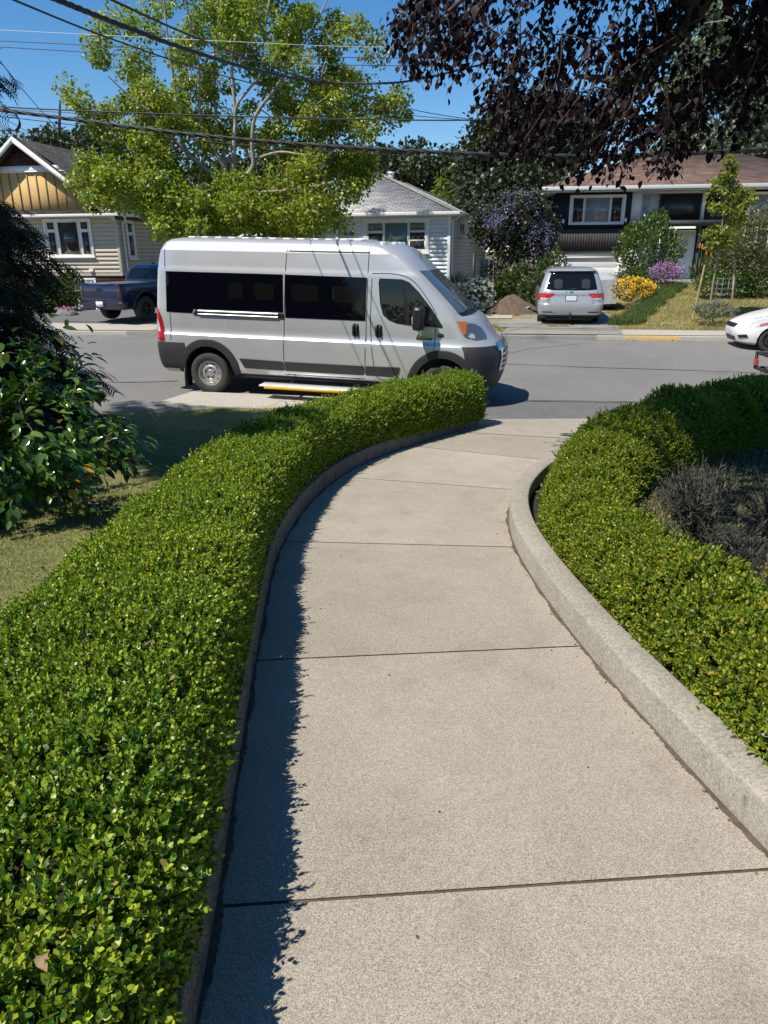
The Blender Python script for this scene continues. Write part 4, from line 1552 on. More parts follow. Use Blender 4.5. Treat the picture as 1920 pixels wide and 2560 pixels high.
window(H, -3.30, -1.14, 1.44, 2.94, [(-3.13, -2.83, 1.56, 2.42, W_pane), (-3.13, -2.83, 2.54, 2.80, W_pane), (-2.64, -1.78, 1.56, 2.80, W_pane), (-1.60, -1.30, 1.56, 2.42, W_pane), (-1.60, -1.30, 2.54, 2.80, W_pane)])
window(H, .64, 1.30, 1.36, 2.92, [(.80, 1.14, 1.50, 2.30, W_pane), (.80, 1.14, 2.42, 2.76, W_pane)], right=True)
window(H, -2.23, -1.26, -.12, .62, [(-2.12, -1.78, -.02, .5, W_pane), (-1.70, -1.36, -.02, .5, W_blind)], y=.02)
m = MB()
m.box(-1.46, -1.28, -.10, .0, .86, .98)
H.part('wall_vent', m, W_trim, bevel=.01)
# steps and railing
ST = empty('front_steps', H.root.matrix_basis @ Vector((-3.9, -1.4, 0)), (0, 0, R(-11)), 'dark front steps with black railing rising left along the beige house', 'steps')
for i in range(8):
    m = MB()
    m.box(-.10 + i * -.27, .20 + i * -.27, -.1, .9, .04 + i * .2, .09 + i * .2)
    m.build('tread', W_deck, ST, (1.75, 0, 0))
for y in (-.1, .9):
    m = MB()
    m.bar((2.0, y, .90), (-.4, y, 2.55), .05, .05)
    m.bar((2.0, y, .16), (-.4, y, 1.80), .04, .04)
    for i in range(17):
        x = 1.95 - i * .14
        m.box(x - .009, x + .009, y - .009, y + .009, .17 + (2.0 - x) * .685, .90 + (2.0 - x) * .6875)
    m.box(1.96, 2.04, y - .04, y + .04, .0, .98)
    m.build('railing', W_rail, ST)

# ---- white hip roofed house in the middle
H2 = House('white_house', 2.69, 30.5, -.45, -14, 'white lap sided house with grey hip roof and brick chimney behind the silver van')
m = MB()
lap(m, (-7.2, 0), (-.08, 0), .1, 2.95, .155)
lap(m, (0, .08), (0, 12.8), .1, 2.95, .155)
H2.part('wall', m, W_white)
m = MB()
m.box(-7.2, -.02, .03, .2, -.5, .12)
m.box(-.2, -.02, .2, 12.8, -.5, .12)
H2.part('foundation_wall', m, W_conc)
m = MB()
m.box(-.10, .02, -.03, .09, .08, 2.95)
m.box(-4.72, -4.60, -.03, .02, .08, 2.95)
for q in m.each():
    H2.part('corner_board', q, W_trim, bevel=.005)
RX, RZ = H2.loc(945.4, 432, 3.6)
ov = .32
ez = 3.02
m = MB()
e0, e1 = (.32, -ov), (-7.5, -ov)
rl = -7.2 - RX
roof_slab(m, [(.32, -ov, ez), (RX, 3.6, RZ), (-4.4, 3.6, RZ), (-7.5, -ov, ez)][::-1], .08)
roof_slab(m, [(.32, -ov, ez), (.32, 13.1, ez), (RX, 9.2, RZ), (RX, 3.6, RZ)], .08)
roof_slab(m, [(-7.5, -ov, ez), (-4.4, 3.6, RZ), (-4.4, 9.2, RZ), (-7.5, 13.1, ez)], .08)
roof_slab(m, [(.32, 13.1, ez), (-7.5, 13.1, ez), (-4.4, 9.2, RZ), (RX, 9.2, RZ)], .08)
roof_slab(m, [(RX, 3.6, RZ + .001), (RX, 9.2, RZ + .001), (-4.4, 9.2, RZ + .001), (-4.4, 3.6, RZ + .001)], .05)
rf = H2.part('roof', m, R_grey, fix=True)
uv_roof(rf)
m = MB()
for a_, b_ in (((.32, -ov, ez), (RX, 3.6, RZ)), ((-7.5, -ov, ez), (-4.4, 3.6, RZ)), ((.32, 13.1, ez), (RX, 9.2, RZ))):
    m.bar(Vector(a_) + Vector((0, 0, .012)), Vector(b_) + Vector((0, 0, .012)), .22, .025)
for q in m.each():
    H2.part('hip_cap', q, mat('hip_cap', (.26, .26, .255), .9, var=.2, vs=3))
m = MB()
m.box(-7.5, .36, -ov - .10, -ov, ez - .10, ez + .02)
m.box(.32, .42, -ov - .10, 13.1, ez - .10, ez + .02)
m.box(-7.4, .30, -ov, .0, ez - .12, ez - .085)
m.box(.02, .32, -ov, 13.1, ez - .121, ez - .086)
H2.part('gutter', m, W_trim, bevel=.012)
m = MB()
m.tube([(.36, .0, 2.95), (.30, .15, 2.84), (.06, .22, 2.72), (.06, .22, .3), (.06, .22, -.3)], .04, 8)
H2.part('downspout', m, W_trim, smooth=60)
cx, cz = H2.loc(780 + 320 / 2.9625, 380 + 200 / 2.9625, 2.4)
m = MB()
m.box(cx - .20, cx + .20, 2.4, 2.8, cz - 1.1, cz)
ch = H2.part('chimney', m, W_brick)
uv_roof(ch)
m = MB()
m.box(cx - .24, cx + .24, 2.36, 2.84, cz, cz + .07)
m.lathe([(.10, cz + .06), (.10, cz + .22), (.08, cz + .22), (.08, cz + .07)], 12, 0, Matrix.Translation((cx, 2.6, 0)))
m.build('chimney_cap', W_conc, ch)
m = MB()
m.lathe([(.13, RZ - .1), (.13, RZ + .10), (.18, RZ + .11), (.16, RZ + .16), (.001, RZ + .18)], 14, 0, Matrix.Translation((RX + .35, 4.6, -.05)))
H2.part('roof_vent', m, W_metal, smooth=50)
window(H2, -3.54, -.84, 1.50, 2.84, [(-3.34, -2.74, 2.38, 2.66, W_blind), (-3.34, -2.74, 1.66, 2.28, W_pane), (-2.64, -1.72, 1.66, 2.66, W_blind), (-1.62, -1.02, 2.38, 2.66, W_blind), (-1.62, -1.02, 2.02, 2.30, W_pane), (-1.62, -1.02, 1.66, 1.97, W_pane)], trim=.15)
window(H2, 2.4, 4.0, 2.14, 2.82, [(2.55, 3.15, 2.28, 2.68, W_pane), (3.25, 3.85, 2.28, 2.68, W_pane)], right=True)
window(H2, 11.6, 12.3, .8, 2.2, [(11.75, 12.15, .95, 2.05, W_pane)], right=True)
m = MB()
m.box(-3.72, -3.56, -.13, -.03, 1.95, 2.05)
H2.part('mailbox', m, W_trim, bevel=.01)
to_mesh(text('3118', 'house_number', W_rail, H2.root, (-4.22, -.03, 2.20 + .45), (R(90), 0, 0), .24, .012, .35))

# ---- black and white house on the right
H3 = House('black_house', 7.7, 34.5, -.75, -8.4, 'black and white two storey house with brown hip roof on the right')
m = MB()
m.box(0, 3.2, 0, .15, 2.44, 3.95)
m.box(0, .15, .15, 8.8, 1.5, 3.95)
for i in range(11):
    m.box(.0 + i * .32, .012 + i * .32, -.012, .0, 2.46, 3.95)
H3.part('upper_wall', m, W_black)
m = MB()
m.box(6.26, 12.2, 0, .15, .1, 3.95)
m.box(12.05, 12.2, .15, 8.8, 1.5, 3.95)
H3.part('upper_wall', m, W_black)
m = MB()
for i in range(27):
    m.box(.03 + i * .117, .138 + i * .117, -.05, .12, 1.54, 2.46)
m.box(0.02, 3.19, -.03, .1, 1.55, 2.45)
H3.part('vertical_boards', m, W_brown)
m = MB()
m.box(0, .45, .02, .2, -.8, 1.54)
m.box(.45, 2.95, .02, .2, 1.30, 1.54)
m.box(2.95, 4.55, .02, .2, -.8, 2.54)
m.box(0, .15, .2, 8.8, -.8, 1.5)
m.box(6.10, 6.40, .02, .2, -.8, 2.54)
m.box(6.40, 12.2, .02, .16, -.8, .12)
for q in m.each():
    H3.part('lower_wall', q, W_stucco)
m = MB()
for i in range(5):
    z = -.78 + i * .405
    m.box(.50, 2.90, .08, .13, z + .006, z + .40)
gd = H3.part('garage_door', m, W_door, bevel=.008)
m = MB()
m.box(.45, .50, .0, .1, -.78, 1.30)
m.box(2.90, 2.95, .0, .1, -.78, 1.30)
m.box(.45, 2.95, .0, .1, 1.25, 1.30)
m.build('door_frame', W_trim, gd)
window(H3, .58, 2.96, 2.64, 3.85, [(.74, 1.16, 2.76, 3.73, W_pane), (1.26, 2.28, 2.76, 3.73, W_palepane), (2.38, 2.80, 2.76, 3.73, W_pane)], trim=.08, sill=False)
m = MB()
m.box(3.2, 6.26, .05, .15, 2.54, 3.95)
H3.part('entry_wall', m, W_stucco)
m = MB()
m.box(3.22, 3.62, -.02, .05, 2.74, 3.95)
m.box(6.12, 6.26, -.06, .05, 2.74, 3.95)
m.box(3.62, 6.12, -.02, .05, 3.86, 3.95)
for q in m.each():
    H3.part('white_post', q, W_trim)
m = MB()
m.box(3.70, 4.36, .0, .05, 2.76, 3.83)
H3.part('stone_panel', m, W_stone)
window(H3, 4.38, 6.12, 2.72, 3.86, [(4.50, 6.02, 2.80, 3.79, W_screen)], trim=.07, frame=W_black, sill=False, y=.03)
window(H3, 8.0, 10.8, 2.66, 3.86, [(8.12, 9.0, 2.76, 3.76, W_palepane), (9.1, 9.9, 2.76, 3.76, W_palepane), (10.0, 10.7, 2.76, 3.76, W_pane)], trim=.08, sill=False)
m = MB()
m.box(3.15, 6.70, -1.15, .0, 2.54, 2.60)
m.box(3.15, 6.70, -1.21, -1.15, 2.50, 2.74)
m.box(3.15, 3.21, -1.15, .0, 2.50, 2.74)
m.box(6.64, 6.70, -1.15, .0, 2.50, 2.74)
m.box(3.21, 6.64, -1.15, .0, 2.60, 2.65)
H3.part('porch_canopy', m, W_brown)
for x in (3.45, 6.50):
    m = MB()
    m.bar((x, -1.05, 2.50), (x, .0, 1.05), .09, .09)
    H3.part('brace', m, W_rail)
m = MB()
m.box(5.27, 6.07, .02, .07, .36, 2.36)
for a_, b_, c_, d_ in ((5.36, 5.62, 1.55, 2.2), (5.72, 5.98, 1.55, 2.2), (5.36, 5.62, .95, 1.4), (5.72, 5.98, .95, 1.4), (5.36, 5.62, .5, .8), (5.72, 5.98, .5, .8)):
    m.box(a_, b_, .008, .02, c_, d_)
dr = H3.part('door', m, W_door, bevel=.006)
m = MB()
m.lathe([(.001, 0), (.03, .005), (.035, .03), (.015, .05), (.02, .06)], 10, 0, Matrix.Translation((5.34, .0, 1.28)) @ Matrix.Rotation(R(90), 4, 'X'))
m.build('handle', P_black, dr)
m = MB()
m.box(5.18, 5.265, -.02, .08, .34, 2.44)
m.box(6.075, 6.14, -.02, .08, .34, 2.44)
m.box(5.265, 6.075, -.02, .08, 2.365, 2.44)
for q in m.each():
    q.build('door_frame', W_black, dr)
m = MB()
m.box(4.60, 5.16, .02, .06, .36, 2.44)
H3.part('sidelight', m, W_palepane)
m = MB()
m.box(6.16, 6.26, -.06, .0, 1.45, 1.62)
H3.part('porch_lamp', m, P_black)
m = MB()
for i in range(4):
    m.box(4.7, 6.6, -1.3 - .32 * (i + 1), -1.3 - .32 * i, -.9, .20 - .15 * i)
m.box(4.5, 6.8, -1.3, .02, -.9, .34)
H3.part('entry_steps', m, W_conc)
m = MB()
ez, ov = 4.12, .75
xl, xr_, yb = -.78, 12.95, 9.5
lx, lz = H3.loc(1560, 398, 4.4)
rx, rz = H3.loc(1300 + 1390 / 2.676, 360 + 50 / 2.676, 4.4)
rz = max(rz, 5.85)
A, B, C_, D_ = (xl, -ov, ez), (xr_, -ov, ez), (xr_, yb, ez), (xl, yb, ez)
E_, F_ = (4.35, 4.4, rz), (rx, 4.4, rz)
roof_slab(m, [A, B, F_, E_], .10)
roof_slab(m, [B, C_, F_], .10)
roof_slab(m, [C_, D_, E_, F_], .10)
roof_slab(m, [D_, A, E_], .10)
uv_roof(H3.part('roof', m, R_brown, fix=True))
m = MB()
m.box(xl, xr_, -ov - .10, -ov, ez - .13, ez + .02)
m.box(xl - .1, xl, -ov - .10, yb, ez - .13, ez + .02)
H3.part('gutter', m, W_metal, bevel=.012)
m = MB()
m.box(xl, xr_, -ov, .0, ez - .17, ez - .14)
m.box(xl, 0, .0, 9.0, ez - .17, ez - .14)
H3.part('soffit', m, W_trim)
m = MB()
m.box(7.0, 11.5, -.10, -.06, 2.36, 2.42)
for i in range(10):
    m.box(7.0 + i * .5, 7.04 + i * .5, -.10, -.06, 1.5, 2.36)
H3.part('white_rail', m, W_trim)
for px_ in ((.34, 2.72), (3.02, 2.74)):
    m = MB()
    m.lathe([(.05, 0), (.06, .1), (.03, .16), (.001, .17)], 10, 0, Matrix.Translation((px_[0], -.08, px_[1])))
    H3.part('wall_lamp', m, W_trim)
# ---- silver minivan on the driveway, seen from behind
MV = empty('minivan', (6.08, 24.45, -.645), (0, 0, R(80)), 'silver minivan parked nose in on the driveway, red tail lamps toward the street', 'minivan')
Q = Shell([
    (.22, -.95, 3.80, .88, .20, .40, .3, .5), (.30, -1.06, 3.93, .95, .24, .46, .35, .6), (.45, -1.13, 3.98, .99, .26, .48, .38, .62), (.60, -1.15, 3.98, 1.005, .26, .48, .38, .62),
    (.655, -1.145, 3.97, 1.005, .26, .48, .38, .62), (.68, -1.08, 3.95, 1.005, .24, .46, .38, .62), (.78, -1.07, 3.90, 1.003, .24, .45, .4, .62), (.90, -1.065, 3.78, 1.0, .24, .44, .4, .62), (1.00, -1.055, 3.55, .99, .24, .42, .4, .62),
    (1.06, -1.03, 3.10, .975, .24, .40, .4, .62), (1.10, -1.01, 2.95, .96, .24, .38, .4, .62), (1.30, -.91, 2.55, .905, .26, .36, .4, .6), (1.50, -.79, 2.1, .835, .28, .36, .4, .58), (1.58, -.735, 1.9, .80, .28, .36, .4, .56),
    (1.63, -.78, 1.75, .77, .26, .34, .4, .54), (1.68, -.70, 1.55, .72, .26, .32, .4, .5), (1.72, -.5, 1.3, .62, .25, .3, .4, .45), (1.74, -.2, 1.0, .45, .2, .25, .3, .35)])
Q.body('body', [P_silver2, P_black], MV, [(0, .33, .39), (3.0, .33, .39)], depth=.6, smooth=28)
m = MB()
Q.patch(m, 'rear', [(-.78, 1.10), (-.70, 1.42), (-.64, 1.59), (.64, 1.59), (.70, 1.42), (.78, 1.10), (.55, 1.075), (-.55, 1.075)], off=.006)
m.build('rear_window', P_glass2, MV)
m = MB()
for y in (-.42, .42):
    m = MB()
    Q.patch(m, 'rear', rpoly(y - .13, y + .13, 1.12, 1.40, .08), off=.008)
    m.build('headrest', mat('dim_headrest', (.018, .019, .021), .3), MV)
m = MB()
Q.patch(m, 'rear', rpoly(-.70, .70, 1.585, 1.64, .02), off=.02)
m.build('spoiler', P_black, MV)
m = MB()
Q.patch(m, 'rear', rpoly(-.10, .10, 1.60, 1.625, .01), off=.03)
m.build('brake_lamp', P_red, MV)
for sg in (-1, 1):
    m = MB()
    pl = [(sg * .50, .985), (sg * .53, .93), (sg * .66, .85), (sg * .76, .79), (sg * .955, .79), (sg * .965, .985)]
    Q.patch(m, 'rear', pl, off=.010, n=30)
    Q.patch(m, 'rear', [(sg * .66, .845), (sg * .76, .79), (sg * .94, .79), (sg * .94, .85)], off=.014, n=20, mi=1)
    sp = [(-1.0, .79), (-1.0, .98), (-.72, .97), (-.80, .84), (-.88, .79)]
    Q.patch(m, 'side', sp, sg=sg, off=.012)
    m.build('tail_light', [P_red, P_clear], MV)
    m = MB()
    Q.patch(m, 'side', [(-.62, 1.14), (-.44, 1.52), (1.75, 1.54), (2.35, 1.30), (2.62, 1.12)], sg=sg, off=.006, n=40)
    m.build('side_window', P_glass2, MV)
    m = MB()
    m.box(2.2, 2.38, sg * 1.06 - .12, sg * 1.06 + .12, 1.06, 1.24)
    m.build('mirror', P_black, MV, bevel=.04)
m = MB()
Q.patch(m, 'rear', rpoly(-.18, .18, .755, .925, .02), off=.010, mi=1)
Q.patch(m, 'rear', rpoly(-.16, .16, .77, .91, .01), off=.014, mi=0)
m.build('licence_plate', [P_plate, P_black], MV)
m = MB()
Q.patch(m, 'rear', rpoly(-.50, .50, .935, .955, .008), off=.02)
m.build('garnish', P_chrome, MV)
m = MB()
for pts in ([(-.80, 1.08), (-.80, .99)], [(.80, 1.08), (.80, .99)], [(-.66, .79), (-.70, .70), (-.62, .665)], [(.66, .79), (.70, .70), (.62, .665)], [(-.62, .668), (.62, .668)]):
    Q.line(m, 'rear', pts, .012, .003)
m.build('panel_gap', P_seam, MV)
m = MB()
for y in (-.70, .70):
    m = MB()
    Q.patch(m, 'rear', rpoly(y - .16, y + .16, .40, .435, .01), off=.008)
    m.build('reflector', mat('dim_reflector', (.05, .02, .018), .4), MV)
m = MB()
Q.nose_band(m, .22, .33, -.5, .012, 4, rear=True)
m.box(-1.0, 3.6, -.7, .7, .16, .26)
m.build('underbody', P_black, MV)
m = MB()
m.bar((-1.0, 0, .26), (-1.28, 0, .26), .06, .06)
m.lathe([(.001, .42), (.028, .40), (.025, .37), (.015, .34), (.02, .28)], 10, 0, Matrix.Translation((-1.25, 0, 0)))
m.build('tow_hitch', P_black, MV, smooth=50)
m = MB()
m.tube([(-1.03, .10, 1.09), (-1.045, -.1, 1.12), (-1.02, -.42, 1.13)], .012, 6)
m.build('wiper', P_black, MV)
m = MB()
Q.patch(m, 'rear', rpoly(.13, .20, .99, 1.06, .005), off=.007, mi=0)
Q.patch(m, 'rear', rpoly(-.06, .06, .99, 1.04, .02), off=.007, mi=1)
m.build('tailgate_badge', [mat('green_sticker', (.02, .35, .22), .5), P_chrome], MV)
for x in (0, 3.0):
    for sg in (-1, 1):
        wheel(MV, x, sg * .86, .335, .225, .22, sg, 'steel')

# ---- blue pickup in front of the beige house
PK = empty('pickup_truck', (-8.80, 25.75, -.55), (0, 0, R(62)), 'dark blue pickup truck seen from behind in front of the beige house', 'pickup')
Q = Shell([
    (.48, -1.02, 4.00, .86, .06, .10, .3, .5), (.58, -1.08, 4.08, .93, .07, .12, .35, .55), (.80, -1.10, 4.10, .945, .07, .12, .35, .55), (.98, -1.10, 4.06, .95, .07, .12, .35, .55),
    (1.10, -1.095, 3.95, .94, .07, .12, .35, .55), (1.17, -1.08, 3.8, .925, .07, .12, .35, .55), (1.19, -1.06, 3.6, .90, .07, .12, .35, .55)])
Q.body('body', [P_blue, P_black], PK, [(0, .42, .50), (3.23, .42, .50)], depth=.55, smooth=30)
C2 = Shell([(1.18, .80, 3.05, .90, .10, .25, .3, .5), (1.28, .80, 2.95, .89, .10, .25, .3, .5), (1.50, .90, 2.60, .83, .12, .25, .3, .5), (1.68, 1.02, 2.30, .77, .14, .26, .3, .5), (1.755, 1.10, 2.12, .72, .16, .28, .3, .5), (1.79, 1.25, 1.95, .62, .2, .28, .3, .45), (1.80, 1.45, 1.75, .4, .1, .2, .1, .3)])
C2.body('cab', [P_blue, P_black], PK, smooth=30)
m = MB()
C2.patch(m, 'rear', [(-.72, 1.31), (-.64, 1.62), (-.60, 1.66), (.60, 1.66), (.64, 1.62), (.72, 1.31)], off=.006)
m.build('rear_window', P_glass2, PK)
for sg in (-1, 1):
    m = MB()
    C2.patch(m, 'side', [(1.02, 1.32), (1.15, 1.64), (2.15, 1.64), (2.60, 1.32)], sg=sg, off=.006)
    m.build('side_window', P_glass2, PK)
    m = MB()
    m.box(2.35, 2.52, sg * 1.05 - .13, sg * 1.05 + .13, 1.20, 1.40)
    m.build('mirror', P_chrome, PK, bevel=.03)
    m = MB()
    Q.patch(m, 'rear', rpoly(sg * .86 - .075, sg * .86 + .075, .78, 1.12, .02), off=.008)
    m.build('tail_light', mat('smoked_lens', (.03, .008, .009), .2, coat=.7), PK)
    m = MB()
    for cx in (0, 3.23):
        arch_trim(Q, m, cx, .42, .495, .58, -5, 185, .025, sg)
    m.build('arch_trim', P_blue, PK, smooth=40)
m = MB()
m.box(-1.04, .80, -.82, .82, 1.19, 1.225)
m.build('bed_cover', mat('bed_cover_vinyl', (.10, .10, .105), .6), PK, bevel=.012)
m = MB()
Q.line(m, 'rear', [(-.76, .70), (-.76, 1.17)], .014, .003)
Q.line(m, 'rear', [(.76, .70), (.76, 1.17)], .014, .003)
Q.line(m, 'side', [(.80, 1.17), (.78, .6)], .014, .003, -1)
m.build('panel_gap', P_seam, PK)
m = MB()
Q.patch(m, 'rear', rpoly(-.14, .14, .98, 1.07, .02), off=.008)
m.build('tailgate_handle', P_black, PK)
m = MB()
Q.nose_band(m, .42, .66, -.85, .055, 6, rear=True)
m.build('rear_bumper', mat('blue_black_bumper', (.012, .014, .04), .35), PK, smooth=40)
m = MB()
m.box(-1.175, -1.165, -.16, .16, .50, .66)
m.build('licence_plate', P_plate, PK)
m = MB()
m.box(-.9, 3.7, -.6, .6, .38, .5)
m.tube([(0, -.8, .42), (0, .8, .42)], .08, 10)
m.build('underbody', P_black, PK)
m = MB()
m.bar((-1.1, 0, .42), (-1.32, 0, .42), .07, .07)
m.build('tow_hitch', P_chrome, PK)
m = MB()
m.tube([(1.5, 0, 1.80), (1.42, 0, 1.83), (1.36, 0, 1.86)], [.03, .025, .01], 8)
m.build('roof_fin', P_black, PK)
for x in (0, 3.23):
    for sg in (-1, 1):
        wheel(PK, x, sg * .80, .40, .26, .215, sg, 'alloy')

# ---- white hatchback nose at the right
HB = empty('hatchback_car', (12.36, 18.98, -.865), (0, 0, R(171.6)), 'small white car at the far kerb on the right, only its nose in view', 'car')
Q = Shell([
    (.17, -.55, 3.02, .70, .2, .35, .4, .5), (.24, -.64, 3.18, .79, .22, .4, .45, .55), (.38, -.70, 3.25, .835, .22, .42, .48, .60), (.52, -.72, 3.27, .845, .22, .42, .50, .62), (.62, -.72, 3.245, .845, .22, .42, .52, .62),
    (.70, -.71, 3.18, .843, .22, .42, .55, .64), (.76, -.70, 3.08, .84, .22, .42, .60, .66), (.82, -.69, 2.95, .836, .22, .42, .62, .66), (.88, -.68, 2.78, .83, .22, .42, .62, .66), (.93, -.67, 2.60, .825, .22, .42, .58, .66), (.97, -.66, 2.42, .815, .22, .42, .50, .66),
    (1.0, -.65, 2.28, .805, .22, .42, .42, .66), (1.03, -.64, 2.20, .79, .22, .42, .38, .64), (1.20, -.55, 1.92, .73, .24, .4, .35, .6), (1.36, -.42, 1.6, .66, .26, .4, .35, .56), (1.43, -.30, 1.35, .60, .26, .38, .35, .5), (1.465, 0, 1.0, .46, .2, .3, .3, .4)])
Q.body('body', [P_white, P_black], HB, [(0, .29, .345), (2.46, .29, .345)], depth=.5, smooth=28)
m = MB()
G = np.array([[(Q.front(np.array(y * w), np.array(z)) + .006, y * w, z) for y in np.linspace(-1, 1, 19)] for z, w in ((1.035, .74), (1.12, .70), (1.2, .67), (1.3, .63), (1.385, .59))], float)
m.grid(G)
m.build('windscreen', P_glass3, HB, smooth=60)
m = MB()
m.tube([(2.17, -.5, 1.05), (2.22, -.1, 1.05)], .01, 6)
m.tube([(2.21, -.02, 1.05), (2.12, .5, 1.06)], .01, 6)
m.build('wiper', P_black, HB)
for sg in (-1, 1):
    m = MB()
    Q.patch(m, 'side', [(2.34, .70), (2.62, .68), (2.86, .63), (3.02, .63), (2.96, .72), (2.80, .80), (2.56, .86), (2.40, .86)], sg=sg, off=.008, n=36)
    Q.patch(m, 'side', [(2.44, .715), (2.64, .70), (2.80, .66), (2.80, .705), (2.60, .75), (2.47, .76)], sg=sg, off=.012, n=20, mi=1)
    m.build('headlight', [P_clear, mat('red_orange_lens', (.55, .06, .02), .3, coat=.5)], HB)
    m = MB()
    Q.patch(m, 'side', [(-.35, 1.04), (-.2, 1.36), (1.45, 1.38), (1.95, 1.06)], sg=sg, off=.006)
    m.build('side_window', P_glass2, HB)
    m = MB()
    m.box(1.75, 1.90, sg * .90 - .10, sg * .90 + .10, .98, 1.11)
    m.build('mirror', P_white, HB, bevel=.03)
    m = MB()
    Q.patch(m, 'front', [(sg * .52, .40), (sg * .56, .33), (sg * .76, .36), (sg * .74, .44)], off=.008)
    m.build('fog_lamp_recess', P_black, HB)
m = MB()
Q.patch(m, 'front', [(-.36, .60), (-.40, .68), (.40, .68), (.36, .60), (.2, .58), (-.2, .58)], off=.008)
Q.patch(m, 'front', [(-.34, .24), (-.40, .36), (.40, .36), (.34, .24)], off=.008)
m.build('grille', P_black, HB)
m = MB()
Q.patch(m, 'front', rpoly(-.16, .16, .40, .52, .01), off=.016)
m.build('licence_plate', P_plate, HB)
m = MB()
Q.line(m, 'side', [(2.06, .98), (2.02, .66), (2.04, .3)], .010, .003, 1)
Q.line(m, 'side', [(2.86, .81), (2.6, .875), (2.3, .93), (2.12, .99)], .010, .003, 1)
m.build('panel_gap', P_seam, HB)
for x in (0, 2.46):
    for sg in (-1, 1):
        wheel(HB, x, sg * .73, .295, .185, .19, sg, 'black')

# ---- tarp covered trailer beside the minivan
TR = empty('covered_trailer', (8.28, 27.9, -.66), (0, 0, R(78)), 'trailer under a grey tarpaulin, squeezed between the minivan and yellow flowers', 'trailer')
m = MB()
xs = np.linspace(-.5, 2.6, 16)
rings = []
for i, x in enumerate(xs):
    e = 1 - .10 * (abs(x - 1.05) / 1.55) ** 6
    a = np.linspace(0, math.pi, 21)
    w, hh = .40 * e, (1.38 - .10 * (x > 1.8)) * e
    rx_ = np.sign(np.cos(a)) * np.abs(np.cos(a)) ** .35 * w
    rz_ = .38 + (hh - .38) * np.abs(np.sin(a)) ** .4
    fold = .02 * np.sin(a * 9 + x * 4) + .012 * np.sin(x * 11)
    rings.append(np.c_[np.full(21, x) + .02 * np.sin(a * 5), rx_ * (1 + fold), rz_ + fold])
m.grid(np.array(rings))
m.add(rings[0], [tuple(range(21))])
m.add(rings[-1], [tuple(range(21))[::-1]])
m.build('tarpaulin', mat('grey_tarp', (.34, .35, .36), .7, var=.15, vs=4, bump=.4, bs=8), TR, smooth=40)
m = MB()
m.box(-.45, 2.5, -.34, .34, .30, .42)
m.bar((2.5, 0, .35), (3.3, 0, .35), .07, .07)
m.build('frame', P_black, TR)
for sg in (-1, 1):
    wheel(TR, .6, sg * .36, .27, .14, .15, sg, 'steel')

# ---- utility trailer whose corner shows over the right hedge
UT = empty('utility_trailer', (8.42, 13.15, -.945), (0, 0, R(-4)), 'open steel utility trailer with a red corner lamp over the dark hedge', 'trailer')
m = MB()
for z in (.42, .70):
    m.bar((-1.3, -.75, z), (1.3, -.75, z), .045, .045)
    m.bar((-1.3, .75, z), (1.3, .75, z), .045, .045)
    m.bar((-1.3, -.77, z), (-1.3, .77, z), .045, .045)
    m.bar((1.3, -.77, z), (1.3, .77, z), .045, .045)
for x in (-1.3, 0, 1.3):
    for y in (-.75, .75):
        m.bar((x, y, .42), (x, y, .70), .045, .045)
m.bar((1.3, -.5, .40), (2.4, 0, .40), .06, .06)
m.bar((1.3, .5, .40), (2.4, 0, .40), .06, .06)
m.build('frame', P_bsteel, UT)
m = MB()
for i in range(8):
    m.box(-1.28, 1.28, -.74 + i * .186, -.57 + i * .186, .385, .415)
m.build('deck', W_deck, UT)
for y in (-.66, .66):
    m = MB()
    m.box(-1.345, -1.32, y - .09, y + .09, .47, .60)
    m.build('tail_lamp', P_red, UT, bevel=.01)
for sg in (-1, 1):
    wheel(UT, -.1, sg * .88, .27, .16, .15, sg, 'steel')
# ------------------------------------------------------------------ trees
B_pale = mat('pale_bark', (.20, .18, .145), .9, vs=6, col2=(.40, .37, .32), bump=.6, bs=22)
B_dark = mat('dark_bark', (.055, .045, .036), .92, var=.35, vs=7, bump=.6, bs=20)
B_grey = mat('grey_bark', (.10, .095, .085), .9, var=.25, vs=7, bump=.4, bs=25)
B_thin = mat('thin_bark', (.24, .20, .13), .85, var=.25, vs=10)
B_stake = mat('stake_wood', (.36, .25, .15), .8, var=.25, vs=8)

def cl(px, py, rx, ry, n, y, dy, hollow=.35):
    """clump centres of a crown lobe seen at photo px, py with pixel radii rx, ry, y metres ahead"""
    q = in_ell(n, (0, 0, 0), (1, 1, 1), hollow)
    return [at(px + rx * a, py + ry * c, y + dy * b) for a, b, c in q]
def limb(pts, y, r0, r1, n=4, dy=None):
    P = np.array([at(a, b, y + (dy[i] if dy else 0)) for i, (a, b) in enumerate(pts)])
    S = spline(P, n)
    return S, np.linspace(r0, r1, len(S))

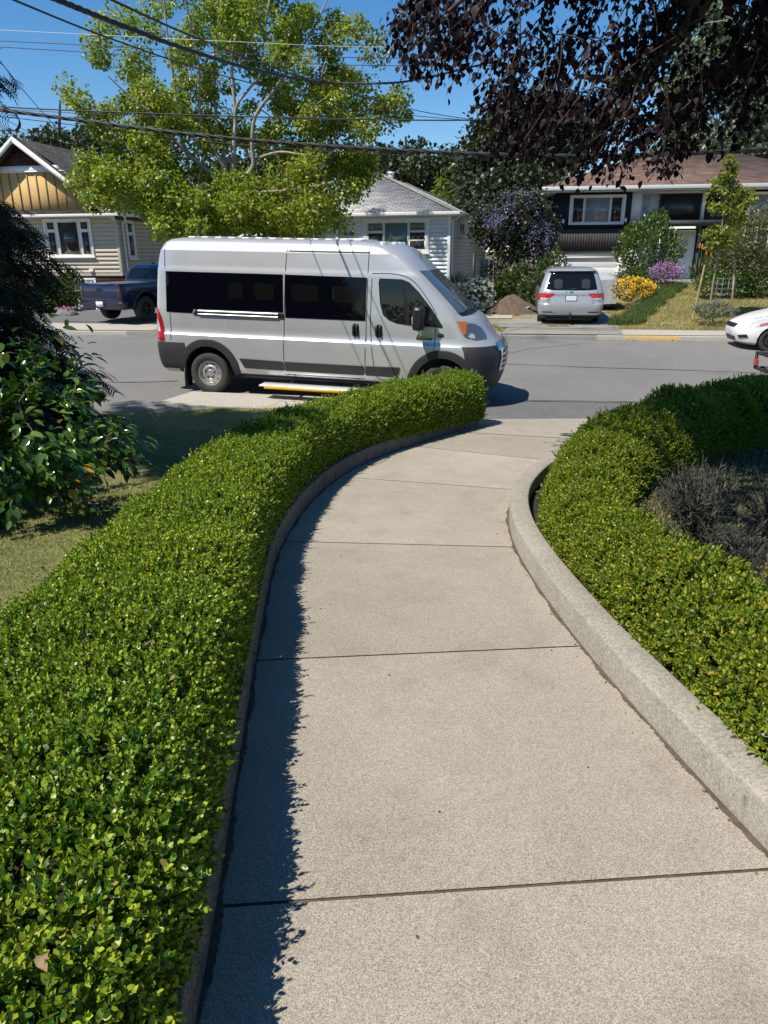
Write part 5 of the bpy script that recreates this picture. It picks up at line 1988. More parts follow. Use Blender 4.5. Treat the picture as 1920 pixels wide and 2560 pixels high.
# the big maple across the street
L_maple = leafmat('maple_leaf', [(0, (.075, .13, .014)), (.35, (.145, .23, .024)), (.7, (.24, .325, .036)), (.93, (.34, .36, .05)), (1, (.42, .35, .08))], .42, .34, .45, hue=(1.10, .93, .85), hs=.16, tcol=(1.6, 1.6, .5))
YM = 24.6
mb_ = at(575, 640, YM)
base = (mb_[0], YM, float(far_z(mb_[0], YM)) - .05)
dyl = [0, -.1, -.3, -.6, -.8, -1.0]
trunk_top = at(570, 470, YM)
limbs = []
S = spline(np.array([base, (base[0] + .1, YM, base[2] + 1.2), at(568, 560, YM), trunk_top]), 5)
limbs.append((S, np.linspace(.34, .24, len(S))))
for pts, r0, dd in (([(570, 470), (500, 410), (464, 377), (446, 301), (443, 259), (431, 181), (416, 66), (405, -60)], .15, -.15),
                    ([(500, 410), (440, 355), (410, 325), (386, 289), (325, 241), (270, 190)], .11, -.25),
                    ([(570, 470), (557, 410), (524, 356), (500, 301), (497, 181), (491, 127), (470, 30), (455, -80)], .14, -.05),
                    ([(565, 430), (555, 362), (542, 313), (536, 187), (540, 90), (560, -40)], .11, .2),
                    ([(570, 470), (583, 416), (585, 356), (588, 289), (579, 163), (591, 90), (620, 30), (650, -90)], .15, .0),
                    ([(587, 300), (594, 259), (627, 217), (654, 175), (662, 60), (690, -60)], .09, -.1),
                    ([(570, 470), (630, 422), (630, 362), (639, 289), (687, 223), (729, 157), (784, 72), (830, -30)], .14, -.1),
                    ([(630, 400), (700, 380), (780, 385), (860, 330)], .08, -.3),
                    ([(570, 470), (500, 470), (400, 480), (290, 500)], .10, -.4),
                    ([(570, 470), (650, 480), (760, 470), (850, 450)], .10, -.4)):
    S, rr = limb(pts, YM, r0 * .56, .018, 4, [dd * i for i in range(len(pts))])
    limbs.append((S, rr))
T_ = []
for a in ((600, 515, 250, 62, 90, -.6, 2.6), (470, 560, 120, 45, 26, -1.2, 1.8), (720, 540, 150, 50, 34, -1.0, 1.8), (330, 460, 130, 75, 46, -.3, 2.4), (230, 440, 70, 60, 14, -.2, 1.2), (800, 420, 130, 90, 36, .2, 2.6), (355, 320, 120, 90, 34, .4, 2.6), (410, 190, 130, 105, 28, .6, 2.6),
          (500, 70, 150, 85, 20, .8, 2.4), (620, 60, 130, 95, 18, 1.0, 2.4), (760, 120, 150, 105, 28, .4, 2.6), (840, 270, 150, 85, 32, .3, 2.6), (600, 285, 180, 110, 19, 1.9, 1.8), (700, 320, 120, 90, 14, 1.6, 1.8), (480, 350, 110, 80, 16, 1.4, 1.8),
          (620, -120, 270, 110, 34, .3, 3.2)):
    T_ += cl(a[0], a[1], a[2], a[3], a[4], YM + a[5], a[6])
for px, py in ((175, 225), (195, 250), (215, 275), (240, 95), (245, 125), (252, 150), (262, 60), (950, 265), (985, 255), (1010, 285), (1000, 240), (925, 90), (935, 130), (890, 470), (905, 440), (330, 55), (300, 45), (885, 60)):
    T_.append(at(px, py, YM + rng.uniform(-.8, .8)))
tree('maple_tree', 'large maple with pale limbs and yellow green leaves behind the silver van', 'tree', base, limbs, T_, rng.uniform(.30, .60, len(T_)), 225, None, .095, L_maple, B_pale, T=T_oval(.42, .10, .18), droop=.5, sun=.8)

# trees behind the houses
L_oak = leafmat('oak_leaf', [(0, (.012, .024, .010)), (.5, (.030, .048, .018)), (1, (.065, .085, .030))], .5, .15)
L_lime = leafmat('lime_leaf', [(0, (.06, .10, .015)), (.5, (.12, .17, .025)), (1, (.20, .23, .04))], .5, .3)
L_dark = leafmat('evergreen_leaf', [(0, (.010, .020, .008)), (.5, (.026, .040, .014)), (1, (.060, .070, .026))], .45, .12)
L_pale = leafmat('poplar_leaf', [(0, (.055, .075, .045)), (.5, (.12, .15, .095)), (1, (.23, .26, .19))], .45, .25)
def back_tree(name, label, px, y, foot, lobes, lm, bm, per, leaf, clump, group=None, r=.35, **k):
    b = at(px, 700, y)
    b = np.array([b[0], y, foot])
    tg = []
    for q in lobes:
        tg += cl(*q[:5], y + (q[6] if len(q) > 6 else 0), q[5])
    c = np.mean(tg, axis=0)
    S = spline(np.array([b, b + (np.array([c[0], c[1], c[2]]) - b) * .45 + np.array([.15, 0, 0]), c, c + (c - b) * .3]), 5)
    return tree(name, label, 'tree', tuple(b), [(S, np.linspace(r, .06, len(S)))], tg, clump, per, None, leaf, lm, bm, group, **k)
back_tree('oak_tree', 'dark green oak showing between the grey roof and the sky', 1040, 52, -.3, [(1010, 425, 120, 55, 60, 3.5), (1120, 440, 70, 60, 30, 3), (930, 420, 70, 35, 22, 3)], L_oak, B_dark, 75, .30, 1.0)
back_tree('lime_tree', 'bright yellow green tree tucked between the grey roof and dark trees', 1150, 44, -.3, [(1145, 495, 60, 55, 30, 1.8), (1110, 520, 40, 25, 10, 1.5)], L_lime, B_grey, 80, .24, .75)
back_tree('evergreen_tree', 'big dark evergreen rising behind the lilac shrub and black house', 1310, 42, -.3, [(1330, 350, 150, 110, 100, 3), (1250, 430, 90, 110, 60, 2.5), (1400, 330, 90, 90, 40, 2.5), (1290, 540, 120, 60, 46, 2), (1330, 475, 90, 60, 40, 2, -4), (1215, 500, 60, 50, 24, 2, -4)], L_dark, B_dark, 85, .26, .95)
back_tree('poplar_tree', 'tall pale poplar farthest right, above the brown roof', 1880, 56, -.3, [(1880, 330, 90, 110, 60, 3), (1860, 200, 90, 90, 46, 3), (1930, 120, 70, 130, 40, 3), (1950, 300, 90, 130, 40, 3), (1760, 370, 50, 40, 12, 2)], L_pale, B_grey, 80, .32, 1.2)
back_tree('poplar_tree', 'tall slender pale poplar whose tip shows beside the thick bare beech branch', 1750, 60, -.3, [(1800, 60, 40, 60, 20, 2), (1730, 150, 45, 60, 24, 2), (1710, 270, 60, 110, 40, 2.5), (1690, 380, 60, 60, 22, 2.5)], L_pale, B_grey, 70, .32, 1.1)
back_tree('oak_tree', 'small dark treetop poking above the dark roof of the beige house', 140, 62, -.3, [(140, 360, 60, 26, 30, 2.5), (60, 370, 60, 30, 20, 2), (240, 350, 60, 36, 24, 2)], L_oak, B_dark, 60, .32, 1.0)
back_tree('oak_tree', 'dark tree half hidden behind the maple and the white house', 730, 58, -.3, [(700, 430, 150, 50, 50, 3), (560, 440, 120, 40, 40, 3)], L_oak, B_dark, 60, .34, 1.2)

# lilac shrub between the houses, with blossoms
L_cean = leafmat('lilac_leaf', [(0, (.012, .022, .012)), (.5, (.028, .042, .020)), (1, (.06, .075, .035))], .45, .1)
L_bloss = leafmat('lilac_blossom', [(0, (.12, .11, .25)), (.5, (.16, .155, .30)), (1, (.27, .265, .44))], .8, .2)
YC = 31.5
root = back_tree('lilac_shrub', 'tall dark shrub covered in violet blossom between the white and black houses', 1285, YC, -.5,
                 [(1305, 520, 75, 45, 34, 1.4), (1235, 575, 48, 50, 22, 1.2), (1350, 585, 40, 100, 36, 1.0), (1295, 600, 60, 50, 22, 1.0), (1285, 665, 62, 45, 22, 1.0), (1205, 540, 28, 26, 8, .6), (1262, 700, 25, 60, 14, .6)], L_cean, B_dark, 110, .115, .42, r=.14)
cb = MB()
tg = np.array(cl(1350, 590, 38, 75, 46, YC - .9, .5) + cl(1250, 540, 55, 35, 22, YC - 1.1, .4) + cl(1300, 500, 60, 25, 16, YC - 1.0, .5) + cl(1232, 590, 35, 55, 14, YC - 1.0, .4)) - np.array(root.location)
n = len(tg) * 15
i = np.repeat(np.arange(len(tg)), 15)
scatter(cb, T_card(.4), tg[i] + rng.normal(size=(n, 3)) * np.array([.08, .08, .13]), rdir(n), rdir(n), rng.uniform(.04, .085, n))
cb.build('blossoms', L_bloss, root)

def shrub(name, label, cat, px, py, y, w, d, h, lm, leaf, nl, stems=7, T=None, bm=None, up=.3, group=None, foot=None, zoff=0., flat=1., hollow=.45, droop=.0, shape=1.0):
    """bush with its foot at photo px, py; w wide, d deep, h tall"""
    p = at(px, py, y)
    z = foot if foot is not None else p[2]
    root = empty(name, (p[0], y, z), (0, 0, 0), label, cat, group)
    s = MB()
    q = in_ell(max(8, stems * 3), (0, 0, h * .55), (w * .42, d * .42, h * .40), .6)
    s.tube([(0, 0, -.05), (.01, 0, h * .15)], [.03, .025], 6)
    skeleton(s, [np.array([0, 0, 0]), np.array([.01, 0, h * .15])], [.03, .025], list(q), 0, .004, n=5)
    s.build('stems', bm or B_dark, root)
    f = MB()
    P = in_ell(nl, (0, 0, h * .52), (w / 2, d / 2, h * .5), hollow)
    P[:, 2] = np.maximum(P[:, 2], .02)
    bump = 1 + .16 * np.sin(P[:, 0] * 5 / max(w, .3) * 2 + 1) * np.cos(P[:, 2] * 6 / max(h, .3)) + .10 * np.sin(P[:, 1] * 9 / max(d, .3) + P[:, 0] * 7 / max(w, .3))
    P[:, :2] *= bump[:, None]
    P = P + (h * .07 * np.sin(P * (11 / max(w, .4)) + np.array([.3, 1.7, 4.0])))[:, [1, 2, 0]]
    out = unit(P - np.array([0, 0, h * .4]))
    D = unit(out + np.array([0, 0, up - droop]) + rng.normal(size=(nl, 3)) * .6)
    Nn = unit(out * .5 + np.array([0, 0, .8]) + rng.normal(size=(nl, 3)) * .5)
    scatter(f, T or T_card(.42), P, D, Nn, leaf * rng.uniform(.6, 1.3, nl))
    f.build('foliage', lm, root)
    return root
def add_flowers(root, pts, size, m, per=1, spread=.0, name='blossoms', T=None):
    f = MB()
    P = np.repeat(np.asarray(pts, float), per, 0)
    n = len(P)
    P = P + rng.normal(size=(n, 3)) * spread
    scatter(f, T or T_card(.5), P, rdir(n), unit(rdir(n) * .6 + np.array([0, -.5, .7])), size * rng.uniform(.7, 1.25, n))
    f.build(name, m, root)
L_green = leafmat('bush_leaf', [(0, (.022, .052, .010)), (.5, (.06, .115, .018)), (1, (.15, .21, .035))], .4, .25)
L_weed = leafmat('weed_leaf', [(0, (.03, .055, .014)), (.5, (.065, .10, .026)), (1, (.13, .165, .045))], .5, .25)
L_olive = leafmat('olive_leaf', [(0, (.055, .07, .025)), (.5, (.12, .135, .05)), (1, (.22, .225, .10))], .5, .25)
L_greyp = leafmat('grey_leaf', [(0, (.06, .075, .055)), (.5, (.13, .15, .115)), (1, (.24, .26, .21))], .6, .2)
L_sap = leafmat('sapling_leaf', [(0, (.10, .14, .018)), (.5, (.18, .22, .03)), (1, (.29, .30, .05))], .45, .35)
F_yel = leafmat('yellow_petal', [(0, (.55, .24, .01)), (.4, (.68, .40, .015)), (1, (.75, .52, .03))], .7, .2)
F_pur = leafmat('purple_petal', [(0, (.20, .08, .26)), (.5, (.33, .16, .40)), (1, (.48, .30, .55))], .7, .2)
F_white = leafmat('white_petal', [(0, (.72, .68, .58)), (1, (.82, .80, .76))], .7, .2)
F_or = leafmat('orange_petal', [(0, (.62, .12, .02)), (1, (.75, .26, .05))], .6, .2)
F_pink = leafmat('pink_petal', [(0, (.45, .05, .25)), (1, (.6, .14, .40))], .6, .2)

# around the white house
for px, py, y, w, h, lab in ((1335, 770, 28.6, 1.3, 1.25, 'leafy weeds left of the minivan, under the violet shrub'), (1290, 760, 29.6, 1.2, 1.5, 'tall green weeds behind the soil heap'), (1375, 745, 30.0, 1.2, 1.8, 'weedy green shrub between the minivan and the white garage wall'),
                         (1240, 745, 28.8, .8, .55, 'low green weeds between the white roses and the soil heap')):
    shrub('weed_clump', lab, 'weeds', px, py, y, w, 1.0, h, L_weed, .11, 1500, group='weeds between the houses', up=.6)
rb = shrub('rose_bush', 'rose bush full of small white flowers in front of the white house', 'bush', 1196, 772, 27.4, 1.05, .9, 1.05, L_weed, .07, 1100)
P = in_ell(260, (0, -.05, .56), (.56, .50, .54), .9)
add_flowers(rb, P[(P[:, 1] < .15)], .075, F_white, 5, .014)
sh = shrub('grass_clump', 'tall arching green grass clump left of the white roses', 'grass', 1140, 765, 27.6, .9, .7, 1.0, L_weed, .30, 420, T=T_oval(.035, .01, .25), up=1.5, stems=3)
dm = MB()
a = np.linspace(0, 2 * math.pi, 49)
rr = np.linspace(0, 1, 18)
A_, Rr = np.meshgrid(a, rr)
def heap(x, y):
    d = np.sqrt((x / 1.15) ** 2 + (y / .9) ** 2)
    return .64 * np.clip(1 - d, 0, 1) ** .9 + .03 * np.sin(x * 9) * np.sin(y * 8 + x * 3)
X_ = 1.15 * Rr * np.cos(A_)
Y_ = .9 * Rr * np.sin(A_)
Z_ = .66 * (1 - Rr ** 1.25) + (.035 * np.sin(X_ * 9 + 1) * np.sin(Y_ * 8 + X_ * 3) + rng.normal(size=X_.shape) * .014) * (1 - Rr) ** .4
Z_[:, -1] = Z_[:, 0]
dm.grid(np.stack([X_, Y_, Z_], -1))
p = at(1280, 775, 27.3)
M_dirt = mat('heap_soil', (.075, .052, .036), .95, vs=6, col2=(.135, .098, .07), bump=.9, bs=30)
o = dm.build('soil_heap', M_dirt, None, (p[0], 27.3, float(far_z(p[0], 27.3)) - .02), smooth=180)
tag(o, 'heap of brown soil on the garden path left of the minivan', 'soil heap')
m = MB()
x, y = np.meshgrid(np.linspace(-.35, .35, 9), np.linspace(-.3, .3, 7))
m.grid(np.stack([x + .03 * np.sin(y * 9), y, .05 + .10 * np.abs(np.sin(x * 6 + y * 4)) + .12 * (x < -.1)], -1))
p = at(1333, 775, 27.0)
tag(m.build('blue_sheet', mat('blue_sheet', (.04, .16, .48), .5, vs=5, col2=(.30, .40, .62)), None, (p[0], 27.0, float(far_z(p[0], 27.0)) + .0), smooth=60), 'crumpled blue plastic sheet at the right foot of the soil heap', 'sheet')
m = MB()
p = at(1168, 768, 27.0)
for i in range(2):
    m.box(-.7, .35, -.03 + i * .01, .03 + i * .01, .01 + i * .17, .17 + i * .17)
tag(m.build('timber_edging', W_deck, None, (p[0], 26.9, float(far_z(p[0], 26.9))), (0, 0, R(-35)), bevel=.01), 'weathered timber edging below the white rose bush', 'edging')
p = at(1165, 700, 28.8)
m = MB()
a = np.linspace(0, math.pi, 13)
m.grid(np.array([np.c_[np.full(13, x), .35 * np.cos(a), (.30 + .25 * math.sin(math.pi * (x + .8) / 1.6)) * np.sin(a) + .55] for x in np.linspace(-.8, .8, 12)]))
m.box(-.7, .7, -.3, .3, 0, .56)
tag(m.build('covered_bin', mat('black_cover', (.018, .019, .021), .45), None, (p[0], 28.9, float(far_z(p[0], 28.9))), (0, 0, R(-14)), smooth=50), 'low black covered container behind the white rose bush', 'container')
# gate and fence
g0 = at(1232, 725, 31.0)
gz = float(far_z(g0[0], 31.0))
GT = empty('wire_gate', (g0[0], 31.0, gz), (0, 0, R(-14)), 'galvanised chain link gate beside the white house', 'gate')
M_galv = mat('galvanised', (.50, .51, .52), .45, .6)
m = MB()
for z in (.08, .95, 1.80):
    m.tube([(0, 0, z), (.62, 0, z)], .022, 8)
for x in (0, .62):
    m.tube([(x, 0, .0), (x, 0, 1.95)], .028, 8)
m.build('frame', M_galv, GT, smooth=60)
m = MB()
for k in np.arange(-2.0, .62, .085):
    for s_ in (1, -1):
        x0, z0 = (k, .08) if s_ > 0 else (k + 1.9, .08)
        pts = [(x0 + s_ * t, 0, z0 + t) for t in np.linspace(0, 1.72, 30)]
        pts = [q for q in pts if 0 <= q[0] <= .62]
        if len(pts) > 1:
            m.tube([pts[0], pts[-1]], .005, 4)
m.build('wire_mesh', M_galv, GT)
m = MB()
p = at(1180, 725, 30.6)
for x in (0, .28, .58, .92, 1.2):
    m.tube([(x, 0, 0), (x, 0, 1.15 if x else 1.45)], .022, 6)
for z in (.12, 1.13):
    m.tube([(0, 0, z), (1.2, 0, z)], .018, 6)
tag(m.build('iron_railing', W_rail, None, (p[0], 30.6, float(far_z(p[0], 30.6)) - .02), (0, 0, R(-14)), smooth=60), 'thin dark railing along the side of the white house', 'railing')
m = MB()
p = at(1182, 725, 30.2)
m.tube([(0, 0, 0), (0, 0, 2.0)], .06, 8)
tag(m.build('post', W_rail, None, (p[0], 30.2, float(far_z(p[0], 30.2)) - .02)), 'thick black post against the side of the white house', 'post')
FB = empty('board_fence', (6.1, 35.5, -.5), (0, 0, R(-6)), 'old grey board fence behind the violet shrub', 'fence')
for i in range(12):
    m = MB()
    m.box(-1.5 + i * .2, -1.33 + i * .2, 0, .02, 0, 1.7 + .03 * math.sin(i * 2.2))
    m.build('board', mat('fence_grey', (.26, .25, .23), .9, var=.2, vs=5), FB)

# around the black house
shrub('rhododendron_bush', 'round glossy green bush in front of the white door and garage', 'bush', 1608, 712, 31.0, 2.35, 1.8, 2.65, L_green, .125, 5200, T=T_oval(.22, .05, .15), bm=B_grey, hollow=.55, zoff=.2)
shrub('low_bush', 'low dark green bush under the round glossy bush', 'bush', 1585, 722, 30.0, 1.6, 1.0, .75, L_green, .09, 900)
yf = shrub('yellow_flowers', 'mound of bright yellow flowers at the edge of the driveway', 'flowers', 1578, 752, 27.6, 1.75, 1.4, .75, L_weed, .08, 700)
P = in_ell(900, (0, 0, .42), (.86, .72, .40), .88)
add_flowers(yf, P[P[:, 2] > .15], .05, F_yel, 3, .03)
pf = shrub('purple_flowers', 'airy purple flowering shrub in front of the white door', 'flowers', 1662, 718, 29.3, 1.35, .9, .85, L_greyp, .06, 500)
P = in_ell(420, (0, 0, .60), (.72, .46, .36), .4)
add_flowers(pf, P, .045, F_pur, 4, .03)
shrub('grey_plant', 'pale grey leaved plant between the trailer and yellow flowers', 'plant', 1528, 742, 28.4, .75, .6, .85, L_greyp, .06, 600)
kn = shrub('poker_plant', 'green plant with upright orange flower spikes right of the white door', 'plant', 1752, 722, 30.4, 1.0, .8, 1.0, L_weed, .34, 260, T=T_oval(.05, .01, .25), up=1.5)
kf = MB()
for i in range(7):
    x, z = rng.uniform(-.3, .3), rng.uniform(1.15, 1.55)
    kf.tube([(x, 0, .4), (x + .02, 0, z)], .008, 5)
    kf.lathe([(.02, z), (.05, z + .05), (.04, z + .14), (.005, z + .24)], 8, 1, Matrix.Translation((x + .02, 0, 0)))
kf.build('flower_spikes', [L_weed, F_or], kn)
shrub('olive_bush', 'big olive green bush at the right edge behind the sapling', 'bush', 1880, 738, 27.5, 2.7, 2.0, 3.1, L_olive, .085, 5200, bm=B_grey, hollow=.5)
shrub('olive_bush', 'narrow olive green bush right behind the sapling trunk', 'bush', 1815, 735, 28.3, 1.3, 1.2, 2.6, L_olive, .085, 2200, bm=B_grey, hollow=.5)
for px, w, h, lab in ((1775, 1.2, .9, 'dark leafy clump below the orange spikes'), (1835, 1.3, .8, 'dark leafy clump between the sapling and the right stake'), (1900, 1.5, .9, 'dark leafy clump at the right edge above the white car')):
    shrub('leafy_clump', lab, 'plant', px, 742, 27.0, w, .8, h, L_green, .09, 900, group='dark plants along the black house')
shrub('grey_shrub', 'low grey green shrub around the foot of the sapling', 'shrub', 1782, 800, 22.7, 1.25, .8, .5, L_greyp, .09, 1300, T=T_oval(.12, .02, .1), up=.9)
# sapling, stakes
YS = 23.4
sb_ = at(1772, 786, YS)
S, rr = limb([(1772, 786), (1784, 700), (1800, 600), (1814, 490), (1822, 405)], YS, .035, .012, 4)
T_ = cl(1815, 520, 45, 110, 40, YS, .5) + cl(1850, 500, 35, 60, 18, YS, .4) + cl(1822, 430, 18, 40, 12, YS, .3) + cl(1800, 600, 40, 40, 12, YS, .4) + cl(1775, 612, 18, 12, 3, YS, .2)
tree('sapling', 'slim young tree with yellow green leaves on the lawn by the black house', 'tree', tuple(S[0]), [(S, rr)], T_, .17, 42, None, .085, L_sap, B_thin, T=T_oval(.40, .08, .1), droop=.4, r_end=.004)
for (a_, b_), lab in ((((1733, 790), (1762, 662)), 'leaning wooden stake on the lawn, left of the sapling'), (((1829, 785), (1837, 650)), 'upright wooden stake on the lawn, right of the sapling')):
    p0, p1 = at(*a_, YS - .1), at(*b_, YS - .1)
    m = MB()
    m.tube([(0, 0, -.1), tuple((p1 - p0) * .5), tuple(p1 - p0)], [.036, .034, .032], 8)
    tag(m.build('garden_stake', B_stake, None, tuple(p0), smooth=60), lab, 'stake', 'stakes by the sapling')
m = MB()
p = at(1800, 775, YS + .1)
for z in np.linspace(.05, .95, 7):
    m.tube([(.33 * math.cos(t), .33 * math.sin(t), z) for t in np.linspace(0, 2 * math.pi, 17)], .003, 4)
for t in np.linspace(0, 2 * math.pi, 13)[:-1]:
    m.tube([(.33 * math.cos(t), .33 * math.sin(t), 0), (.33 * math.cos(t), .33 * math.sin(t), 1.0)], .003, 4)
tag(m.build('wire_cage', M_galv, None, tuple(p)), 'cylinder of thin wire mesh around the sapling foot', 'cage')

# around the beige house
shrub('garden_shrub', 'green garden shrub left of the white pedestal by the beige house', 'shrub', 178, 772, 29.4, 1.5, 1.1, 1.35, L_green, .10, 1500, group='shrubs by the beige house')
shrub('garden_shrub', 'darker garden shrub at the foot of the black railing', 'shrub', 130, 775, 28.8, 1.4, 1.0, 1.1, L_weed, .10, 1300, group='shrubs by the beige house')
shrub('garden_shrub', 'low garden shrub beside the cedar, nearest the black railing', 'shrub', 85, 775, 28.5, 1.6, 1.0, .9, L_weed, .10, 1300, group='shrubs by the beige house')
p = at(165, 773, 27.6)
rk = empty('flower_rock', (p[0], 27.6, float(far_z(p[0], 27.6))), (0, 0, 0), 'rounded rock with pink flowers beside the asphalt drive', 'rock')
m = MB()
P = np.array([[(.42 * math.cos(a) * math.sin(b) * (1 + .1 * math.sin(3 * a)), .3 * math.sin(a) * math.sin(b), .26 * math.cos(b) + .03 * math.sin(4 * a + b * 3)) for a in np.linspace(0, 2 * math.pi, 17)] for b in np.linspace(0.05, math.pi / 2, 7)])
m.grid(P)
m.build('stone', mat('rock', (.16, .155, .15), .9, var=.3, vs=6, bump=.4, bs=12), rk, smooth=180)
add_flowers(rk, in_ell(60, (0, -.02, .25), (.3, .2, .06), .2), .06, F_pink, 2, .02, 'flowers')
p = at(204, 766, 29.6)
m = MB()
m.lathe([(.20, 0), (.20, .08), (.14, .12), (.10, .2), (.13, .32), (.10, .45), (.12, .60), (.17, .66), (.17, .72), (.001, .74)], 16)
tag(m.build('garden_pedestal', W_trim, None, (p[0], 29.6, float(far_z(p[0], 29.6))), smooth=50), 'white turned pedestal beside the basement window and blue pickup', 'pedestal')

# ------------------------------------------------------------------ near plants on the left
L_cedar = leafmat('cedar_spray', [(0, (.006, .010, .005)), (.6, (.014, .022, .009)), (.9, (.032, .042, .014)), (1, (.07, .075, .022))], .7, .06, .2)  # colours kept near black to stand in for shade on the crown
def conifer(name, label, base, h, levels, n_per, size, lm):
    root = empty(name, base, (0, 0, 0), label, 'tree')
    t = MB()
    t.tube([(0, 0, -.2), (.05, 0, h * .5), (0, .05, h)], [.26, .17, .03], 10)
    P, D, Nn, S = [], [], [], []
    jobs = [(z, r, rng.uniform(0, 2 * math.pi), 1) for z, r in levels for k in range(n_per)]
    jobs += [(rng.uniform(5.0, 5.7), rng.uniform(3.4, 3.85), R(rng.uniform(-66, -40)), 0) for k in range(34)]  # extra limbs out of view, added to shade the hedge
    for z, r, a, lop in jobs:
        if True:
            L = r * rng.uniform(.70, 1.09) * (1 + (.0 * max(0, math.cos(a + .30)) ** 4 if lop and 4.8 < z < 6.3 else 0))
            s = np.linspace(0, 1, 7)
            zz = z + rng.normal() * .12
            pts = np.stack([np.cos(a + .15 * s) * L * s, np.sin(a + .15 * s) * L * s, zz + .25 * s * L * .5 - .42 * (s ** 2) * L * .75], 1)
            t.tube(pts, np.linspace(.035, .006, 7), 5, 0, False)
            m_ = int(L * 72)
            u = rng.uniform(.22, 1, m_) ** .8
            q = np.stack([np.interp(u, s, pts[:, i]) for i in range(3)], 1)
            tan = np.array([math.cos(a), math.sin(a), -.35])
            side = np.array([-math.sin(a), math.cos(a), 0])
            sg = rng.choice([-1, 1], m_)
            d = tan * rng.uniform(.3, 1, m_)[:, None] + side * sg[:, None] * rng.uniform(.2, .9, m_)[:, None] + np.array([0, 0, -.75]) * rng.uniform(.3, 1.3, m_)[:, None]
            P.append(q + rng.normal(size=(m_, 3)) * .05)
            D.append(d)
            Nn.append(np.array([0, 0, 1.]) + tan * .7 + rng.normal(size=(m_, 3)) * .35)
            S.append(size * rng.uniform(.6, 1.25, m_))
    t.build('trunk', B_dark, root, smooth=60)
    c = MB()
    scatter(c, T_frond(6), np.concatenate(P), np.concatenate(D), np.concatenate(Nn), np.concatenate(S))
    c.build('crown', lm, root)
    return root
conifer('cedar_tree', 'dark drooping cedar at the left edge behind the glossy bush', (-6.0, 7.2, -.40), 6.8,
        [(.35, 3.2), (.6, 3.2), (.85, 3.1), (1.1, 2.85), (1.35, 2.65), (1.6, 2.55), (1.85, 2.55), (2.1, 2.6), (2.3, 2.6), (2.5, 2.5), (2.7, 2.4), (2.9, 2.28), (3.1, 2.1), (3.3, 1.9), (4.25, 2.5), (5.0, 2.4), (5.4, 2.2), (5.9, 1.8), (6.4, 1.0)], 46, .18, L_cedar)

# glossy camellia
L_cam = leafmat('camellia_leaf', [(0, (.020, .055, .010)), (.45, (.045, .105, .016)), (.85, (.10, .175, .026)), (.985, (.16, .21, .04)), (1, (.50, .24, .02))], .16, .16, .6)
CA = empty('camellia_bush', (-2.85, 5.15, float(lawn_z(-2.85, 5.15))), (0, 0, 0), 'glossy large leaved bush on the lawn left of the hedge', 'bush')
tips = list(in_ell(150, (0, 0, .62), (1.0, .75, .66), .55)) + [np.array(q) for q in ((.55, -.1, 1.36), (.68, 0, 1.22), (.30, -.2, 1.25), (.95, -.15, .62), (1.08, -.1, .55), (1.0, 0, .45), (.8, -.3, 1.08), (-.2, -.2, 1.12))]
tips = [q for q in tips if q[2] > .05]
t = MB()
nodes, rad = skeleton(t, [np.array([0, 0, -.05]), np.array([.05, 0, .25]), np.array([-.1, .05, .2])], [.035, .03, .025], tips, 0, .004, k=6, wob=.15)
t.build('stems', mat('camellia_stem', (.16, .12, .08), .8), CA, smooth=60)
nd = np.array(nodes)
nd = nd[np.array(rad) < .014]
NCAM = 3400
i = rng.integers(0, len(nd), NCAM)
P = nd[i] + rng.normal(size=(NCAM, 3)) * .055
out = unit(P - np.array([0, 0, .45]))
D = unit(out * .9 + np.array([0, 0, -.55]) + rng.normal(size=(NCAM, 3)) * .55)
Nn = unit(out * .55 + np.array([0, 0, .8]) + rng.normal(size=(NCAM, 3)) * .3)
f = MB()
def T_leaf():
    """broad pointed leaf folded along its midrib"""
    ys = [0, .12, .35, .62, .85, 1.0]
    ws = [.015, .15, .25, .22, .10, 0]
    v, fc = [], []
    for y, w in zip(ys, ws):
        z = -.22 * y * y
        v += [(-w, y, z + w * .35), (0, y, z), (w, y, z + w * .35)]
    for k in range(5):
        for j in (0, 1):
            fc.append((3 * k + j, 3 * k + j + 1, 3 * k + j + 4, 3 * k + j + 3))
    return np.array(v), np.array(fc)
scatter(f, T_leaf(), P, D, Nn, .098 * rng.uniform(.65, 1.2, NCAM))
f.build('foliage', L_cam, CA, smooth=180)

# ------------------------------------------------------------------ copper beech on the right
L_beech = leafmat('beech_leaf', [(0, (.005, .003, .0045)), (.5, (.010, .005, .0075)), (.9, (.018, .008, .011)), (1, (.04, .014, .017))], .55, .10, .15, tcol=(1.6, .7, .7))
BB = np.array([8.2, 4.6, -.35])
BE = empty('beech_tree', tuple(BB), (0, 0, 0), 'dark purple beech whose drooping boughs fill the upper right', 'tree')
tw = MB()
P, D, Nn, S = [], [], [], []
def bough(pts, r0, r1):
    S_ = spline(np.array(pts) - BB, 5)
    tw.tube(S_, np.linspace(r0, r1, len(S_)), 9, 0, False)
    return list(S_), list(np.linspace(r0, r1, len(S_)))
tk = spline(np.array([(0, 0, -.2), (-.1, 0, 2.0), (-.1, .1, 4.0), (.1, .1, 7.5)]), 5)
tw.tube(tk, np.linspace(.42, .16, len(tk)), 14, 0)
bn, br = list(tk[5:]), list(np.linspace(.30, .16, len(tk) - 5))
